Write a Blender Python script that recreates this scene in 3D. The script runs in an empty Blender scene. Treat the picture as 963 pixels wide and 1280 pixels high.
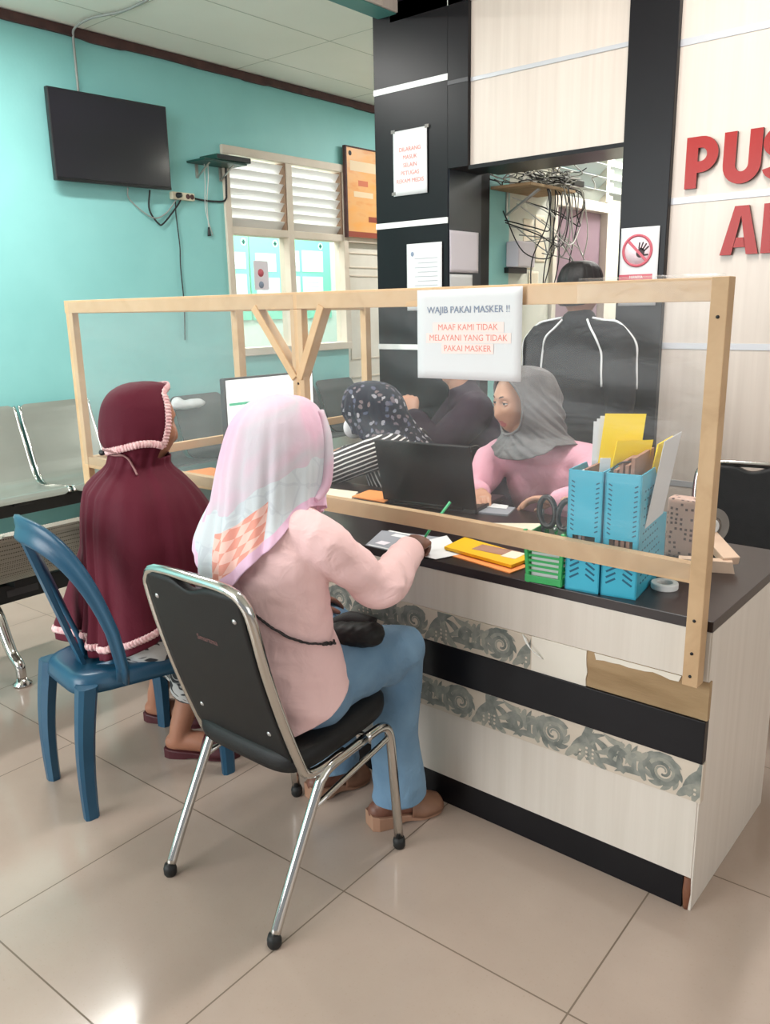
import bpy, bmesh, math, random
from mathutils import Vector, Matrix, noise
from mathutils.bvhtree import BVHTree
random.seed(7)
scene = bpy.context.scene
COL = scene.collection
PI = math.pi
V = Vector
W = {}          # world matrix of every object, by name


def lin(c):
    r = []
    for v in c[:3]:
        v = v / 255.0
        r.append(v / 12.92 if v <= 0.04045 else ((v + 0.055) / 1.055) ** 2.4)
    return (*r, 1.0)


# ------------------------------------------------------------------ objects
def put(o, parent=None, m=Matrix.Identity(4)):
    COL.objects.link(o)
    if parent is not None:
        o.parent = parent
        W[o.name] = W[parent.name].copy()
    else:
        W[o.name] = m.copy()
    return o


def thing(name, label, cat, loc=(0, 0, 0), rz=0.0, group=None):
    o = bpy.data.objects.new(name, None)
    o.empty_display_size = 0.1
    m = Matrix.Translation(loc) @ Matrix.Rotation(rz, 4, 'Z')
    o.location = loc
    o.rotation_euler = (0, 0, rz)
    put(o, None, m)
    o['label'] = label
    o['category'] = cat
    if group:
        o['group'] = group
    return o


def obj(name, me, mats, parent=None, local=False, smooth=None, label=None):
    """one mesh object; mesh given in world space unless local"""
    if isinstance(me, MB):
        me = me.mesh(name)
    me.name = name
    if not isinstance(mats, (list, tuple)):
        mats = [mats]
    if len(me.materials):
        me.materials.clear()
    for m in mats:
        me.materials.append(m)
    if smooth is not None:
        for p in me.polygons:
            p.use_smooth = smooth
    o = bpy.data.objects.new(name, me)
    if parent is not None and not local:
        me.transform(W[parent.name].inverted())
    put(o, parent)
    if label:
        o['label'] = label
    return o


def solo(name, me, mats, label, cat, group=None, smooth=None):
    """a thing that is one mesh (it may get child parts): origin at the middle of its base"""
    if isinstance(me, MB):
        me = me.mesh(name)
    xs = [v.co.x for v in me.vertices]; ys = [v.co.y for v in me.vertices]; zs = [v.co.z for v in me.vertices]
    base = V(((min(xs) + max(xs)) / 2, (min(ys) + max(ys)) / 2, min(zs)))
    me.transform(Matrix.Translation(-base))
    o = obj(name, me, mats, None, smooth=smooth)
    o.location = base
    W[o.name] = Matrix.Translation(base)
    o['label'] = label
    o['category'] = cat
    if group:
        o['group'] = group
    return o


def struct(name, me, mats, parent=None, smooth=None):
    o = obj(name, me, mats, parent, smooth=smooth)
    if parent is None:
        o['kind'] = 'structure'
    return o


def dup(root, loc, rz, label=None, group=None, name=None):
    r = root.copy(); COL.objects.link(r)
    r.location = loc; r.rotation_euler = (0, 0, rz)
    if label: r['label'] = label
    if group: r['group'] = group
    W[r.name] = Matrix.Translation(loc) @ Matrix.Rotation(rz, 4, 'Z')
    for ch in list(root.children):
        c = ch.copy(); COL.objects.link(c); c.parent = r; W[c.name] = W[r.name]
        for g in list(ch.children):
            d = g.copy(); COL.objects.link(d); d.parent = c; W[d.name] = W[r.name]
    return r


# ------------------------------------------------------------------ mesh builder
def frame_of(t, ref):
    t = t.normalized()
    u = ref - t * ref.dot(t)
    if u.length < 1e-4:
        u = t.orthogonal()
    u.normalize()
    return u, t.cross(u)


def catmull(pts, n):
    if n <= 1 or len(pts) < 3:
        return [V(p) for p in pts]
    P = [V(p) for p in pts]
    P = [P[0] * 2 - P[1]] + P + [P[-1] * 2 - P[-2]]
    out = []
    for i in range(1, len(P) - 2):
        a, b, c, d = P[i - 1:i + 3]
        for k in range(n):
            t = k / n
            out.append(0.5 * ((2 * b) + (c - a) * t + (2 * a - 5 * b + 4 * c - d) * t * t + (3 * b - a - 3 * c + d) * t ** 3))
    out.append(P[-2])
    return out


class MB:
    def __init__(self):
        self.bm = bmesh.new()
        self.uv = None

    def mesh(self, name='mesh', recalc=True):
        if recalc:
            bmesh.ops.recalc_face_normals(self.bm, faces=self.bm.faces)
        me = bpy.data.meshes.new(name)
        self.bm.to_mesh(me)
        self.bm.free()
        return me

    def box(self, lo, hi, bevel=0.0, m=None, mi=0, seg=2, smooth=False):
        lo, hi = V(lo), V(hi)
        c, s = (lo + hi) / 2, hi - lo
        M = Matrix.Translation(c) @ Matrix.Diagonal((abs(s.x), abs(s.y), abs(s.z), 1))
        if m is not None:
            M = m @ M
        r = bmesh.ops.create_cube(self.bm, size=1.0, matrix=M)
        vs = r['verts']
        fs = set(f for v in vs for f in v.link_faces)
        if bevel > 0:
            es = set(e for v in vs for e in v.link_edges)
            rb = bmesh.ops.bevel(self.bm, geom=list(es), offset=bevel, segments=seg, profile=0.5, affect='EDGES', clamp_overlap=True)
            fs = set(f for f in rb['faces']) | set(f for f in fs if f.is_valid)
        for f in fs:
            f.material_index = mi
            f.smooth = smooth
        return self

    def bar(self, a, b, w, h, ref=(0, 0, 1), bevel=0.0, mi=0, ext=0.0):
        """a square-section stick from a to b; h is measured along ref"""
        a, b = V(a), V(b)
        t = (b - a).normalized()
        a = a - t * ext; b = b + t * ext
        u, v = frame_of(t, V(ref))
        M = Matrix((u, v, t)).transposed().to_4x4()
        M.translation = (a + b) / 2
        L = (b - a).length
        return self.box((-h / 2, -w / 2, -L / 2), (h / 2, w / 2, L / 2), bevel, M, mi)

    def ring_loft(self, rings, cap=True, closed=False, mi=0, smooth=True):
        R = [[self.bm.verts.new(p) for p in r] for r in rings]
        n = len(R[0])
        pairs = list(zip(R[:-1], R[1:])) + ([(R[-1], R[0])] if closed else [])
        for A, B in pairs:
            for i in range(n):
                f = self.bm.faces.new((A[i], A[(i + 1) % n], B[(i + 1) % n], B[i]))
                f.material_index = mi; f.smooth = smooth
        if cap and not closed:
            for r in (R[0][::-1], R[-1]):
                f = self.bm.faces.new(r); f.material_index = mi
        return self

    def tube(self, pts, r, n=10, sub=1, cap=True, closed=False, mi=0, ref=None, flat=None):
        """r number or list; flat=(a,b) multiplies the section along ref / across it"""
        P = catmull(pts, sub)
        m = len(P)
        rr = [r] * m if not isinstance(r, (list, tuple)) else [r[min(int(i * (len(r) - 1) / max(m - 1, 1)), len(r) - 1)] + (r[min(int(i * (len(r) - 1) / max(m - 1, 1)) + 1, len(r) - 1)] - r[min(int(i * (len(r) - 1) / max(m - 1, 1)), len(r) - 1)]) * ((i * (len(r) - 1) / max(m - 1, 1)) % 1) for i in range(m)]
        fa, fb = flat or (1, 1)
        rings = []
        u = V(ref) if ref is not None else None
        for i in range(m):
            if closed:
                t = P[(i + 1) % m] - P[i - 1]
            else:
                t = P[min(i + 1, m - 1)] - P[max(i - 1, 0)]
            if t.length < 1e-9: t = V((0, 0, 1))
            t.normalize()
            if ref is not None:
                u, v = frame_of(t, V(ref))
            else:
                if u is None:
                    u = t.orthogonal().normalized()
                u, v = frame_of(t, u)
            rings.append([P[i] + (u * math.cos(2 * PI * k / n) * fa + v * math.sin(2 * PI * k / n) * fb) * rr[i] for k in range(n)])
        return self.ring_loft(rings, cap, closed, mi)

    def limb(self, pts, rad, lat=None, n=20, sub=4):
        """closed blended limb with round ends; rad entries r or (a along lat, b across)"""
        R = [(x, x) if not isinstance(x, (tuple, list)) else x for x in rad]
        P = catmull(pts, sub)
        A = catmull([V((a, b, 0)) for a, b in R], sub)
        ref = V(lat) if lat is not None else None
        rings = []
        u = None
        for i, p in enumerate(P):
            t = (P[min(i + 1, len(P) - 1)] - P[max(i - 1, 0)]).normalized()
            if ref is not None:
                u, v = frame_of(t, ref)
            else:
                u, v = frame_of(t, u if u is not None else t.orthogonal())
            a, b = A[i].x, A[i].y
            if i == 0:
                for q in (80, 60, 35):
                    q = math.radians(q); s = min(a, b)
                    rings.append([p - t * s * math.sin(q) + (u * math.cos(2 * PI * k / n) * a + v * math.sin(2 * PI * k / n) * b) * math.cos(q) for k in range(n)])
            rings.append([p + u * math.cos(2 * PI * k / n) * a + v * math.sin(2 * PI * k / n) * b for k in range(n)])
            if i == len(P) - 1:
                for q in (35, 60, 80):
                    q = math.radians(q); s = min(a, b)
                    rings.append([p + t * s * math.sin(q) + (u * math.cos(2 * PI * k / n) * a + v * math.sin(2 * PI * k / n) * b) * math.cos(q) for k in range(n)])
        return self.ring_loft(rings)

    def ball(self, c, r, n=20, m=14, rot=None, mi=0):
        r = (r, r, r) if not isinstance(r, (tuple, list)) else r
        M = Matrix.Translation(c) @ (rot.to_4x4() if rot is not None else Matrix.Identity(4)) @ Matrix.Diagonal((*r, 1))
        res = bmesh.ops.create_uvsphere(self.bm, u_segments=n, v_segments=m, radius=1.0, matrix=M)
        for v in res['verts']:
            for f in v.link_faces:
                f.material_index = mi; f.smooth = True
        return self

    def lathe(self, prof, c=(0, 0, 0), axis=(0, 0, 1), n=24, mi=0, closed=False, smooth=True):
        ax = V(axis).normalized()
        u, v = frame_of(ax, V((1, 0.001, 0)) if abs(ax.x) < .9 else V((0, 1, 0)))
        rings = [[V(c) + ax * z + (u * math.cos(2 * PI * k / n) + v * math.sin(2 * PI * k / n)) * max(r, 1e-5) for k in range(n)] for r, z in prof]
        return self.ring_loft(rings, cap=not closed, closed=closed, mi=mi, smooth=smooth)

    def prism(self, poly, M, th, mi=0):
        """2-D polygon in M's xy plane, extruded th along M's z"""
        a = [self.bm.verts.new(M @ V((x, y, 0))) for x, y in poly]
        b = [self.bm.verts.new(M @ V((x, y, th))) for x, y in poly]
        n = len(a)
        fs = [self.bm.faces.new(a[::-1]), self.bm.faces.new(b)]
        for i in range(n):
            fs.append(self.bm.faces.new((a[i], a[(i + 1) % n], b[(i + 1) % n], b[i])))
        for f in fs:
            f.material_index = mi
        return self

    def flat(self, poly, M, z=0.0, mi=0):
        f = self.bm.faces.new([self.bm.verts.new(M @ V((x, y, z))) for x, y in poly])
        f.material_index = mi
        return self

    def grid(self, fn, nu, nv, mi=0, smooth=True, uv=True):
        """sheet fn(u,v), u and v in 0..1"""
        G = [[self.bm.verts.new(fn(i / nu, j / nv)) for i in range(nu + 1)] for j in range(nv + 1)]
        L = self.bm.loops.layers.uv.verify() if uv else None
        for j in range(nv):
            for i in range(nu):
                f = self.bm.faces.new((G[j][i], G[j][i + 1], G[j + 1][i + 1], G[j + 1][i]))
                f.material_index = mi; f.smooth = smooth
                if L:
                    for lp, (a, b) in zip(f.loops, ((i, j), (i + 1, j), (i + 1, j + 1), (i, j + 1))):
                        lp[L].uv = (a / nu, b / nv)
        return self


def plane_m(o, x, y):
    """matrix with origin o, local x and y axes given (world), z = x cross y"""
    x = V(x).normalized(); y = V(y).normalized(); z = x.cross(y).normalized()
    M = Matrix((x, y, z)).transposed().to_4x4()
    M.translation = V(o)
    return M


def apply_mods(me, mods):
    o = bpy.data.objects.new('tmp', me)
    COL.objects.link(o)
    for kind, kw in mods:
        md = o.modifiers.new(kind, kind)
        for k, v in kw.items():
            setattr(md, k, v)
    dg = bpy.context.evaluated_depsgraph_get()
    dg.update()
    out = bpy.data.meshes.new_from_object(o.evaluated_get(dg))
    bpy.data.objects.remove(o)
    bpy.data.meshes.remove(me)
    return out


def fuse(mb, voxel, it=6, fac=0.5):
    me = apply_mods(mb.mesh('fuse'), [('REMESH', dict(mode='VOXEL', voxel_size=voxel, adaptivity=0.0)),
                                     ('SMOOTH', dict(factor=fac, iterations=it))])
    for p in me.polygons:
        p.use_smooth = True
    return me


def cut(me, co, no, near=None, rad=None):
    """trim a mesh flat along a plane (a hem or cuff): drops what lies beyond it, closes the hole"""
    b = bmesh.new(); b.from_mesh(me)
    if near is not None:
        near = V(near)
        fs = [f for f in b.faces if (f.calc_center_median() - near).length < rad]
        geom = fs + list({e for f in fs for e in f.edges}) + list({v for f in fs for v in f.verts})
    else:
        geom = b.faces[:] + b.edges[:] + b.verts[:]
    r = bmesh.ops.bisect_plane(b, geom=geom, plane_co=V(co), plane_no=V(no), clear_outer=True)
    es = [e for e in r['geom_cut'] if isinstance(e, bmesh.types.BMEdge) and e.is_valid]
    if es:
        bmesh.ops.holes_fill(b, edges=es, sides=0)
    b.to_mesh(me); b.free()
    me.update()
    return me


def wrinkle(me, fn):
    """move each vertex along its normal by fn(co, normal)"""
    me.update()
    ns = [v.normal.copy() for v in me.vertices]
    for v, n in zip(me.vertices, ns):
        v.co += n * fn(v.co, n)
    me.update()
    return me


def solid(me, th, off=0.0):
    return apply_mods(me, [('SOLIDIFY', dict(thickness=th, offset=off))])


def interp(tab, x):
    """cubic Hermite through (x, y) rows, x ascending"""
    if x <= tab[0][0]: return tab[0][1]
    if x >= tab[-1][0]: return tab[-1][1]
    n = len(tab)
    for i in range(n - 1):
        if x <= tab[i + 1][0]:
            break
    x0, y0 = tab[i]; x1, y1 = tab[i + 1]
    h = x1 - x0; d = (y1 - y0) / h

    def slope(k):
        if k == 0 or k == n - 1:
            return (tab[1][1] - tab[0][1]) / (tab[1][0] - tab[0][0]) if k == 0 else (tab[-1][1] - tab[-2][1]) / (tab[-1][0] - tab[-2][0])
        a = (tab[k][1] - tab[k - 1][1]) / (tab[k][0] - tab[k - 1][0])
        b = (tab[k + 1][1] - tab[k][1]) / (tab[k + 1][0] - tab[k][0])
        return 0.0 if a * b <= 0 else 2 * a * b / (a + b)
    m0, m1 = slope(i), slope(i + 1)
    t = (x - x0) / h
    return (2 * t ** 3 - 3 * t * t + 1) * y0 + (t ** 3 - 2 * t * t + t) * h * m0 + (-2 * t ** 3 + 3 * t * t) * y1 + (t ** 3 - t * t) * h * m1


FONT_CACHE = {}


def text_mesh(body, size, M, depth=0.0, bold=0.0, align='CENTER', spacing=1.0, xs=1.0, line=1.0):
    cu = bpy.data.curves.new('txt', 'FONT')
    cu.body = body; cu.size = size; cu.extrude = depth / 2; cu.offset = bold
    cu.align_x = align; cu.align_y = 'CENTER'; cu.space_character = spacing; cu.space_line = line
    cu.resolution_u = 3
    o = bpy.data.objects.new('txt', cu); COL.objects.link(o)
    dg = bpy.context.evaluated_depsgraph_get(); dg.update()
    me = bpy.data.meshes.new_from_object(o.evaluated_get(dg))
    bpy.data.objects.remove(o); bpy.data.curves.remove(cu)
    me.transform(M @ Matrix.Diagonal((xs, 1, 1, 1)))
    return me
# ------------------------------------------------------------------ materials
def mat(name, col, rough=0.5, metal=0.0, spec=0.5, coat=0.0, sheen=0.0, trans=0.0, sub=0.0, emit=None):
    m = bpy.data.materials.new(name)
    m.use_nodes = True
    b = m.node_tree.nodes['Principled BSDF']
    b.inputs['Base Color'].default_value = lin(col)
    b.inputs['Roughness'].default_value = rough
    b.inputs['Metallic'].default_value = metal
    b.inputs['Specular IOR Level'].default_value = spec
    b.inputs['Coat Weight'].default_value = coat
    b.inputs['Sheen Weight'].default_value = sheen
    b.inputs['Transmission Weight'].default_value = trans
    if sub:
        b.inputs['Subsurface Weight'].default_value = sub
        b.inputs['Subsurface Radius'].default_value = (0.012, 0.005, 0.003)
    if emit:
        b.inputs['Emission Color'].default_value = lin(col)
        b.inputs['Emission Strength'].default_value = emit
    return m


class G:
    """small node-graph helper on one material"""
    def __init__(self, m):
        self.m = m; self.t = m.node_tree; self.b = self.t.nodes['Principled BSDF']

    def n(self, kind, **kw):
        x = self.t.nodes.new(kind)
        for k, v in kw.items():
            if k.startswith('i_'):
                key = k[2:]
                x.inputs[int(key) if key.isdigit() else key.replace('_', ' ')].default_value = v
            else:
                setattr(x, k, v)
        return x

    def l(self, a, b):
        self.t.links.new(a, b); return b

    def pos(self, scale=(1, 1, 1), rot=(0, 0, 0), loc=(0, 0, 0), kind='Object'):
        c = self.n('ShaderNodeTexCoord')
        mp = self.n('ShaderNodeMapping')
        mp.inputs['Scale'].default_value = scale
        mp.inputs['Rotation'].default_value = rot
        mp.inputs['Location'].default_value = loc
        self.l(c.outputs[kind], mp.inputs['Vector'])
        return mp.outputs['Vector']

    def wpos(self):
        return self.n('ShaderNodeNewGeometry').outputs['Position']

    def noise(self, vec, scale=5, detail=3, rough=0.5, dist=0.0):
        x = self.n('ShaderNodeTexNoise')
        x.inputs['Scale'].default_value = scale; x.inputs['Detail'].default_value = detail
        x.inputs['Roughness'].default_value = rough; x.inputs['Distortion'].default_value = dist
        self.l(vec, x.inputs['Vector'])
        return x.outputs['Fac']

    def ramp(self, fac, stops, mode='LINEAR'):
        r = self.n('ShaderNodeValToRGB')
        r.color_ramp.interpolation = mode
        e = r.color_ramp.elements
        while len(e) < len(stops): e.new(0.5)
        for k, (p, c) in zip(e, stops):
            k.position = p
            k.color = lin(c) if not isinstance(c, float) else (c, c, c, 1)
        self.l(fac, r.inputs['Fac'])
        return r.outputs['Color']

    def mix(self, fac, a, b):
        x = self.n('ShaderNodeMix', data_type='RGBA')
        for s, v in ((x.inputs[0], fac), (x.inputs[6], a), (x.inputs[7], b)):
            if isinstance(v, (int, float)): s.default_value = v
            elif isinstance(v, tuple): s.default_value = lin(v)
            else: self.l(v, s)
        return x.outputs[2]

    def math(self, op, a, b=0.0, c=0.0):
        x = self.n('ShaderNodeMath', operation=op)
        for s, v in zip(x.inputs, (a, b, c)):
            if isinstance(v, (int, float)): s.default_value = v
            else: self.l(v, s)
        return x.outputs[0]

    def sep(self, vec):
        x = self.n('ShaderNodeSeparateXYZ'); self.l(vec, x.inputs[0]); return x.outputs

    def comb(self, *v):
        x = self.n('ShaderNodeCombineXYZ')
        for s, q in zip(x.inputs, v):
            if isinstance(q, (int, float)): s.default_value = q
            else: self.l(q, s)
        return x.outputs[0]

    def col(self, c): self.l(c, self.b.inputs['Base Color']); return self
    def rough(self, c): self.l(c, self.b.inputs['Roughness']); return self

    def bump(self, h, strength=0.2, dist=0.01):
        x = self.n('ShaderNodeBump')
        x.inputs['Strength'].default_value = strength; x.inputs['Distance'].default_value = dist
        self.l(h, x.inputs['Height']); self.l(x.outputs[0], self.b.inputs['Normal'])
        return self


def mottled(name, c1, c2, scale=6, rough=0.5, bump=0.0, bscale=80, aniso=(1, 1, 1), **kw):
    m = mat(name, c1, rough, **kw); g = G(m)
    v = g.pos(scale=aniso)
    g.col(g.ramp(g.noise(v, scale, 4), [(0.3, c1), (0.7, c2)]))
    if bump:
        g.bump(g.noise(v, bscale, 3), bump, 0.003)
    return m


M = {}
M['teal'] = mottled('teal_paint', (146, 208, 206), (137, 200, 198), 2.0, 0.5, 0.15, 60)
M['ceiling'] = mottled('ceiling_board', (240, 240, 230), (232, 233, 221), 1.2, 0.8)
M['trim_brown'] = mottled('maroon_trim', (86, 52, 48), (60, 36, 34), 9, 0.6)
M['teal_dark'] = mottled('teal_beam_paint', (92, 152, 146), (84, 142, 138), 4, 0.6)
M['white_paint'] = mottled('white_paint', (232, 226, 214), (222, 215, 202), 5, 0.5)
M['white_wall'] = mottled('white_wall', (226, 226, 214), (214, 216, 204), 1.5, 0.7)
M['frame_cream'] = mottled('cream_window_frame', (224, 210, 194), (212, 198, 180), 5, 0.5)
M['shaded_reveal'] = mat('louver_reveal_shade', (150, 122, 100), 0.7)  # brown tone paints the shading on the louver reveals


def laminate(name, c1, c2, axis=2, rough=0.35):
    m = mat(name, c1, rough); g = G(m)
    s = [38, 38, 38]; s[axis] = 1.1
    v = g.pos(scale=tuple(s))
    a = g.noise(v, 1.0, 5, 0.6)
    w = g.noise(g.pos(scale=(2.2, 2.2, .3)), 1.4, 2)
    g.col(g.mix(g.math('MULTIPLY', w, .35), g.ramp(a, [(0.3, c1), (0.7, c2)]), (222, 208, 196)))
    return m


M['cream_lam'] = laminate('cream_laminate', (212, 199, 188), (200, 186, 175), 2)
M['desk_white'] = laminate('white_desk_laminate', (220, 213, 203), (209, 201, 190), 2, 0.32)
M['silver_strip'] = mat('silver_strip', (188, 188, 192), 0.35, 0.2)
M['white_strip'] = mat('white_strip', (238, 238, 236), 0.4)
M['dark_strip'] = mat('dark_strip', (62, 60, 64), 0.4)
M['black_lam'] = mottled('black_laminate', (25, 24, 27), (20, 19, 22), 3, 0.32, spec=0.2)
M['navy_lam'] = mottled('navy_laminate', (27, 36, 48), (22, 30, 42), 3, 0.4)
M['desk_dark'] = mottled('dark_wood_laminate', (44, 34, 34), (36, 28, 28), 4, 0.28, aniso=(1, 14, 14))
M['bare_wood'] = mottled('bare_chipboard', (176, 148, 112), (142, 116, 82), 7, 0.8, 0.3, 120, aniso=(.6, 3, 3))
M['chip_edge'] = mottled('brown_board_edge', (140, 88, 62), (112, 70, 50), 20, 0.7)


def tile_floor():
    m = mat('beige_ceramic_tile', (196, 180, 162), 0.14); g = G(m)
    T = 0.602
    p = g.n('ShaderNodeVectorMath', operation='SUBTRACT'); g.l(g.wpos(), p.inputs[0]); p.inputs[1].default_value = (-0.6895, -0.4592, 0)
    r = g.n('ShaderNodeVectorRotate', rotation_type='Z_AXIS'); g.l(p.outputs[0], r.inputs['Vector']); r.inputs['Angle'].default_value = math.radians(-1.7)
    x, y, _ = g.sep(r.outputs[0])[:3]
    x = g.math('DIVIDE', x, T); y = g.math('DIVIDE', y, T)
    def edge(q):
        f = g.math('FRACT', g.math('ADD', q, 0.5 + 50))
        return g.math('LESS_THAN', g.math('ABSOLUTE', g.math('SUBTRACT', f, 0.5)), 0.0032)
    e = g.math('MAXIMUM', edge(x), edge(y))
    cell = g.comb(g.math('FLOOR', g.math('ADD', x, 50)), g.math('FLOOR', g.math('ADD', y, 50)), 0.0)
    wn = g.n('ShaderNodeTexWhiteNoise', noise_dimensions='3D'); g.l(cell, wn.inputs['Vector'])
    a = g.noise(r.outputs[0], 3.0, 5, 0.6)
    base = g.ramp(a, [(0.25, (170, 152, 140)), (0.75, (180, 162, 149))])
    base = g.mix(g.math('MULTIPLY', wn.outputs['Value'], .25), base, (166, 149, 134))
    sp = g.noise(r.outputs[0], 160, 2)
    base = g.mix(g.math('MULTIPLY', g.math('GREATER_THAN', sp, 0.66), .25), base, (160, 142, 124))
    g.col(g.mix(e, base, (112, 96, 82)))
    g.rough(g.math('ADD', g.math('MULTIPLY', g.noise(r.outputs[0], 2.2, 3), .07), g.math('ADD', 0.11, g.math('MULTIPLY', e, .5))))
    return m


M['floor'] = tile_floor()


def wood(name, c1, c2, c3):
    m = mat(name, c1, 0.6); g = G(m)
    c = g.n('ShaderNodeTexCoord')
    a = g.noise(c.outputs['Object'], 7, 4, 0.6, 1.2)
    b = g.noise(g.pos(scale=(30, 30, 30)), 1.5, 3)
    g.col(g.mix(g.math('MULTIPLY', b, .5), g.ramp(a, [(0.25, c1), (0.55, c2), (0.8, c3)]), c2))
    g.bump(b, 0.15, 0.002)
    return m


M['pine'] = wood('pine_wood', (224, 190, 150), (212, 174, 132), (192, 152, 110))
M['pine_dull'] = wood('taped_pine_wood', (206, 174, 136), (192, 158, 120), (174, 142, 104))
M['pale_wood'] = wood('pale_pink_wood', (226, 198, 176), (214, 184, 160), (200, 168, 144))
M['chrome'] = mat('chrome_steel', (200, 198, 194), 0.12, 1.0)
M['steel'] = mat('brushed_steel', (176, 176, 172), 0.32, 1.0)
M['screw'] = mat('screw_head', (190, 190, 190), 0.35, 0.8)
M['vinyl'] = mottled('black_vinyl', (26, 26, 27), (21, 21, 22), 30, 0.5, 0.25, 420, spec=0.3)
M['rubber'] = mat('black_rubber', (22, 22, 22), 0.6)
M['plastic_blue'] = mottled('blue_chair_plastic', (34, 84, 112), (27, 74, 102), 5, 0.34, 0.05, 200)
M['black_plastic'] = mat('black_plastic', (26, 26, 28), 0.35)
M['black_matt'] = mat('matt_black', (24, 24, 27), 0.5)
M['screen_off'] = mat('dark_screen', (40, 38, 44), 0.16)
M['paper'] = mat('white_paper', (222, 222, 223), 0.7)
M['paper_warm'] = mat('cream_paper', (232, 222, 200), 0.7)
M['paper_pink'] = mat('pale_lilac_paper', (226, 218, 226), 0.7)
M['paper_grey'] = mat('printed_paper', (150, 152, 160), 0.6)
M['ink_grey'] = mat('grey_ink', (134, 146, 168), 0.7)
M['ink_line'] = mat('pale_line_ink', (170, 174, 182), 0.7)
M['ink_red'] = mat('red_ink', (230, 140, 126), 0.7)
M['ink_pink_box'] = mat('pink_highlight', (242, 222, 216), 0.7)
M['sign_red'] = mat('sign_rose_red', (200, 92, 106), 0.5)
M['sign_pink'] = mat('sign_pink', (246, 222, 228), 0.5)
M['hand_dark'] = mat('hand_print_dark', (58, 44, 48), 0.6)
M['letter_red'] = mat('red_acrylic', (158, 22, 14), 0.25, spec=.25)
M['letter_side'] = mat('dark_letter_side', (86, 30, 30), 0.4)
M['yellow'] = mat('yellow_card', (250, 214, 12), 0.55)
M['yellow_dk'] = mat('amber_card', (240, 184, 24), 0.5)
M['orange'] = mat('orange_card', (244, 152, 84), 0.6)
M['brown_card'] = mottled('brown_card', (176, 132, 112), (150, 108, 90), 12, 0.7)
M['file_blue'] = mat('sky_blue_plastic', (60, 176, 204), 0.38)
M['file_hole'] = mat('deep_blue_hole', (24, 92, 120), 0.6)
M['green_plastic'] = mat('green_plastic', (52, 166, 92), 0.36)
M['green_dark'] = mat('dark_green_plastic', (22, 66, 58), 0.4)
M['pen_green'] = mat('green_pen', (70, 190, 130), 0.35)
M['ivory'] = mat('ivory_plastic', (226, 216, 190), 0.45)
M['skin'] = mottled('warm_brown_skin', (176, 124, 98), (162, 110, 86), 9, 0.5, sub=0.06)
M['skin_dark'] = mottled('dark_brown_skin', (122, 80, 64), (108, 70, 56), 9, 0.5, sub=0.05)
M['skin_lady'] = mottled('tan_skin', (206, 156, 130), (196, 144, 118), 9, 0.48, sub=0.08)
M['lips'] = mat('rose_lips', (184, 104, 98), 0.4)
M['brow'] = mat('dark_brow', (70, 50, 44), 0.7)
M['eye_white'] = mat('eye_white', (226, 220, 214), 0.25)
M['iris'] = mat('dark_iris', (36, 24, 20), 0.15)
M['hair'] = mottled('black_hair', (24, 21, 22), (14, 12, 13), 20, 0.5, 0.5, 160, aniso=(3, 3, .5))
M['door_purple'] = mottled('mauve_door', (150, 128, 138), (134, 112, 124), 2, 0.6)
M['magenta'] = mat('magenta_cloth', (190, 30, 92), 0.8)
M['dark_red'] = mottled('dark_red_wood', (84, 30, 30), (66, 22, 24), 5, 0.5)
M['grey_glass'] = mat('grey_louver_glass', (176, 186, 184), 0.2)
M['white_blade'] = mat('white_louver_blade', (240, 240, 238), 0.35)
M['board_green'] = mat('mint_board', (132, 204, 176), 0.6)
M['tape_clear'] = mat('clear_tape', (196, 190, 184), 0.12, trans=0.6)
M['lamp_white'] = mat('lamp_tube', (255, 252, 246), 0.5, emit=9.0)
M['cable_grey'] = mat('grey_cable', (150, 152, 148), 0.5)
M['cable_white'] = mat('pale_cable', (206, 206, 200), 0.5)
M['cable_black'] = mat('black_cable', (30, 30, 32), 0.5)


def perforated(name, c1, metal, rough):
    m = mat(name, c1, rough, metal); g = G(m)
    c = g.n('ShaderNodeTexCoord')
    v = g.n('ShaderNodeTexVoronoi', feature='F1'); v.inputs['Scale'].default_value = 110; v.inputs['Randomness'].default_value = 0.0
    g.l(c.outputs['Object'], v.inputs['Vector'])
    g.col(g.ramp(v.outputs['Distance'], [(0.28, (74, 72, 66)), (0.36, c1)]))
    return m


M['perf_steel'] = perforated('perforated_steel', (168, 166, 158), 0.75, 0.36)
M['grey_seat'] = mottled('grey_seat_steel', (170, 174, 166), (158, 162, 154), 3, 0.3, metal=0.55)
M['dark_seat'] = mottled('dark_padded_seat', (52, 58, 56), (44, 48, 48), 4, 0.5)


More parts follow.
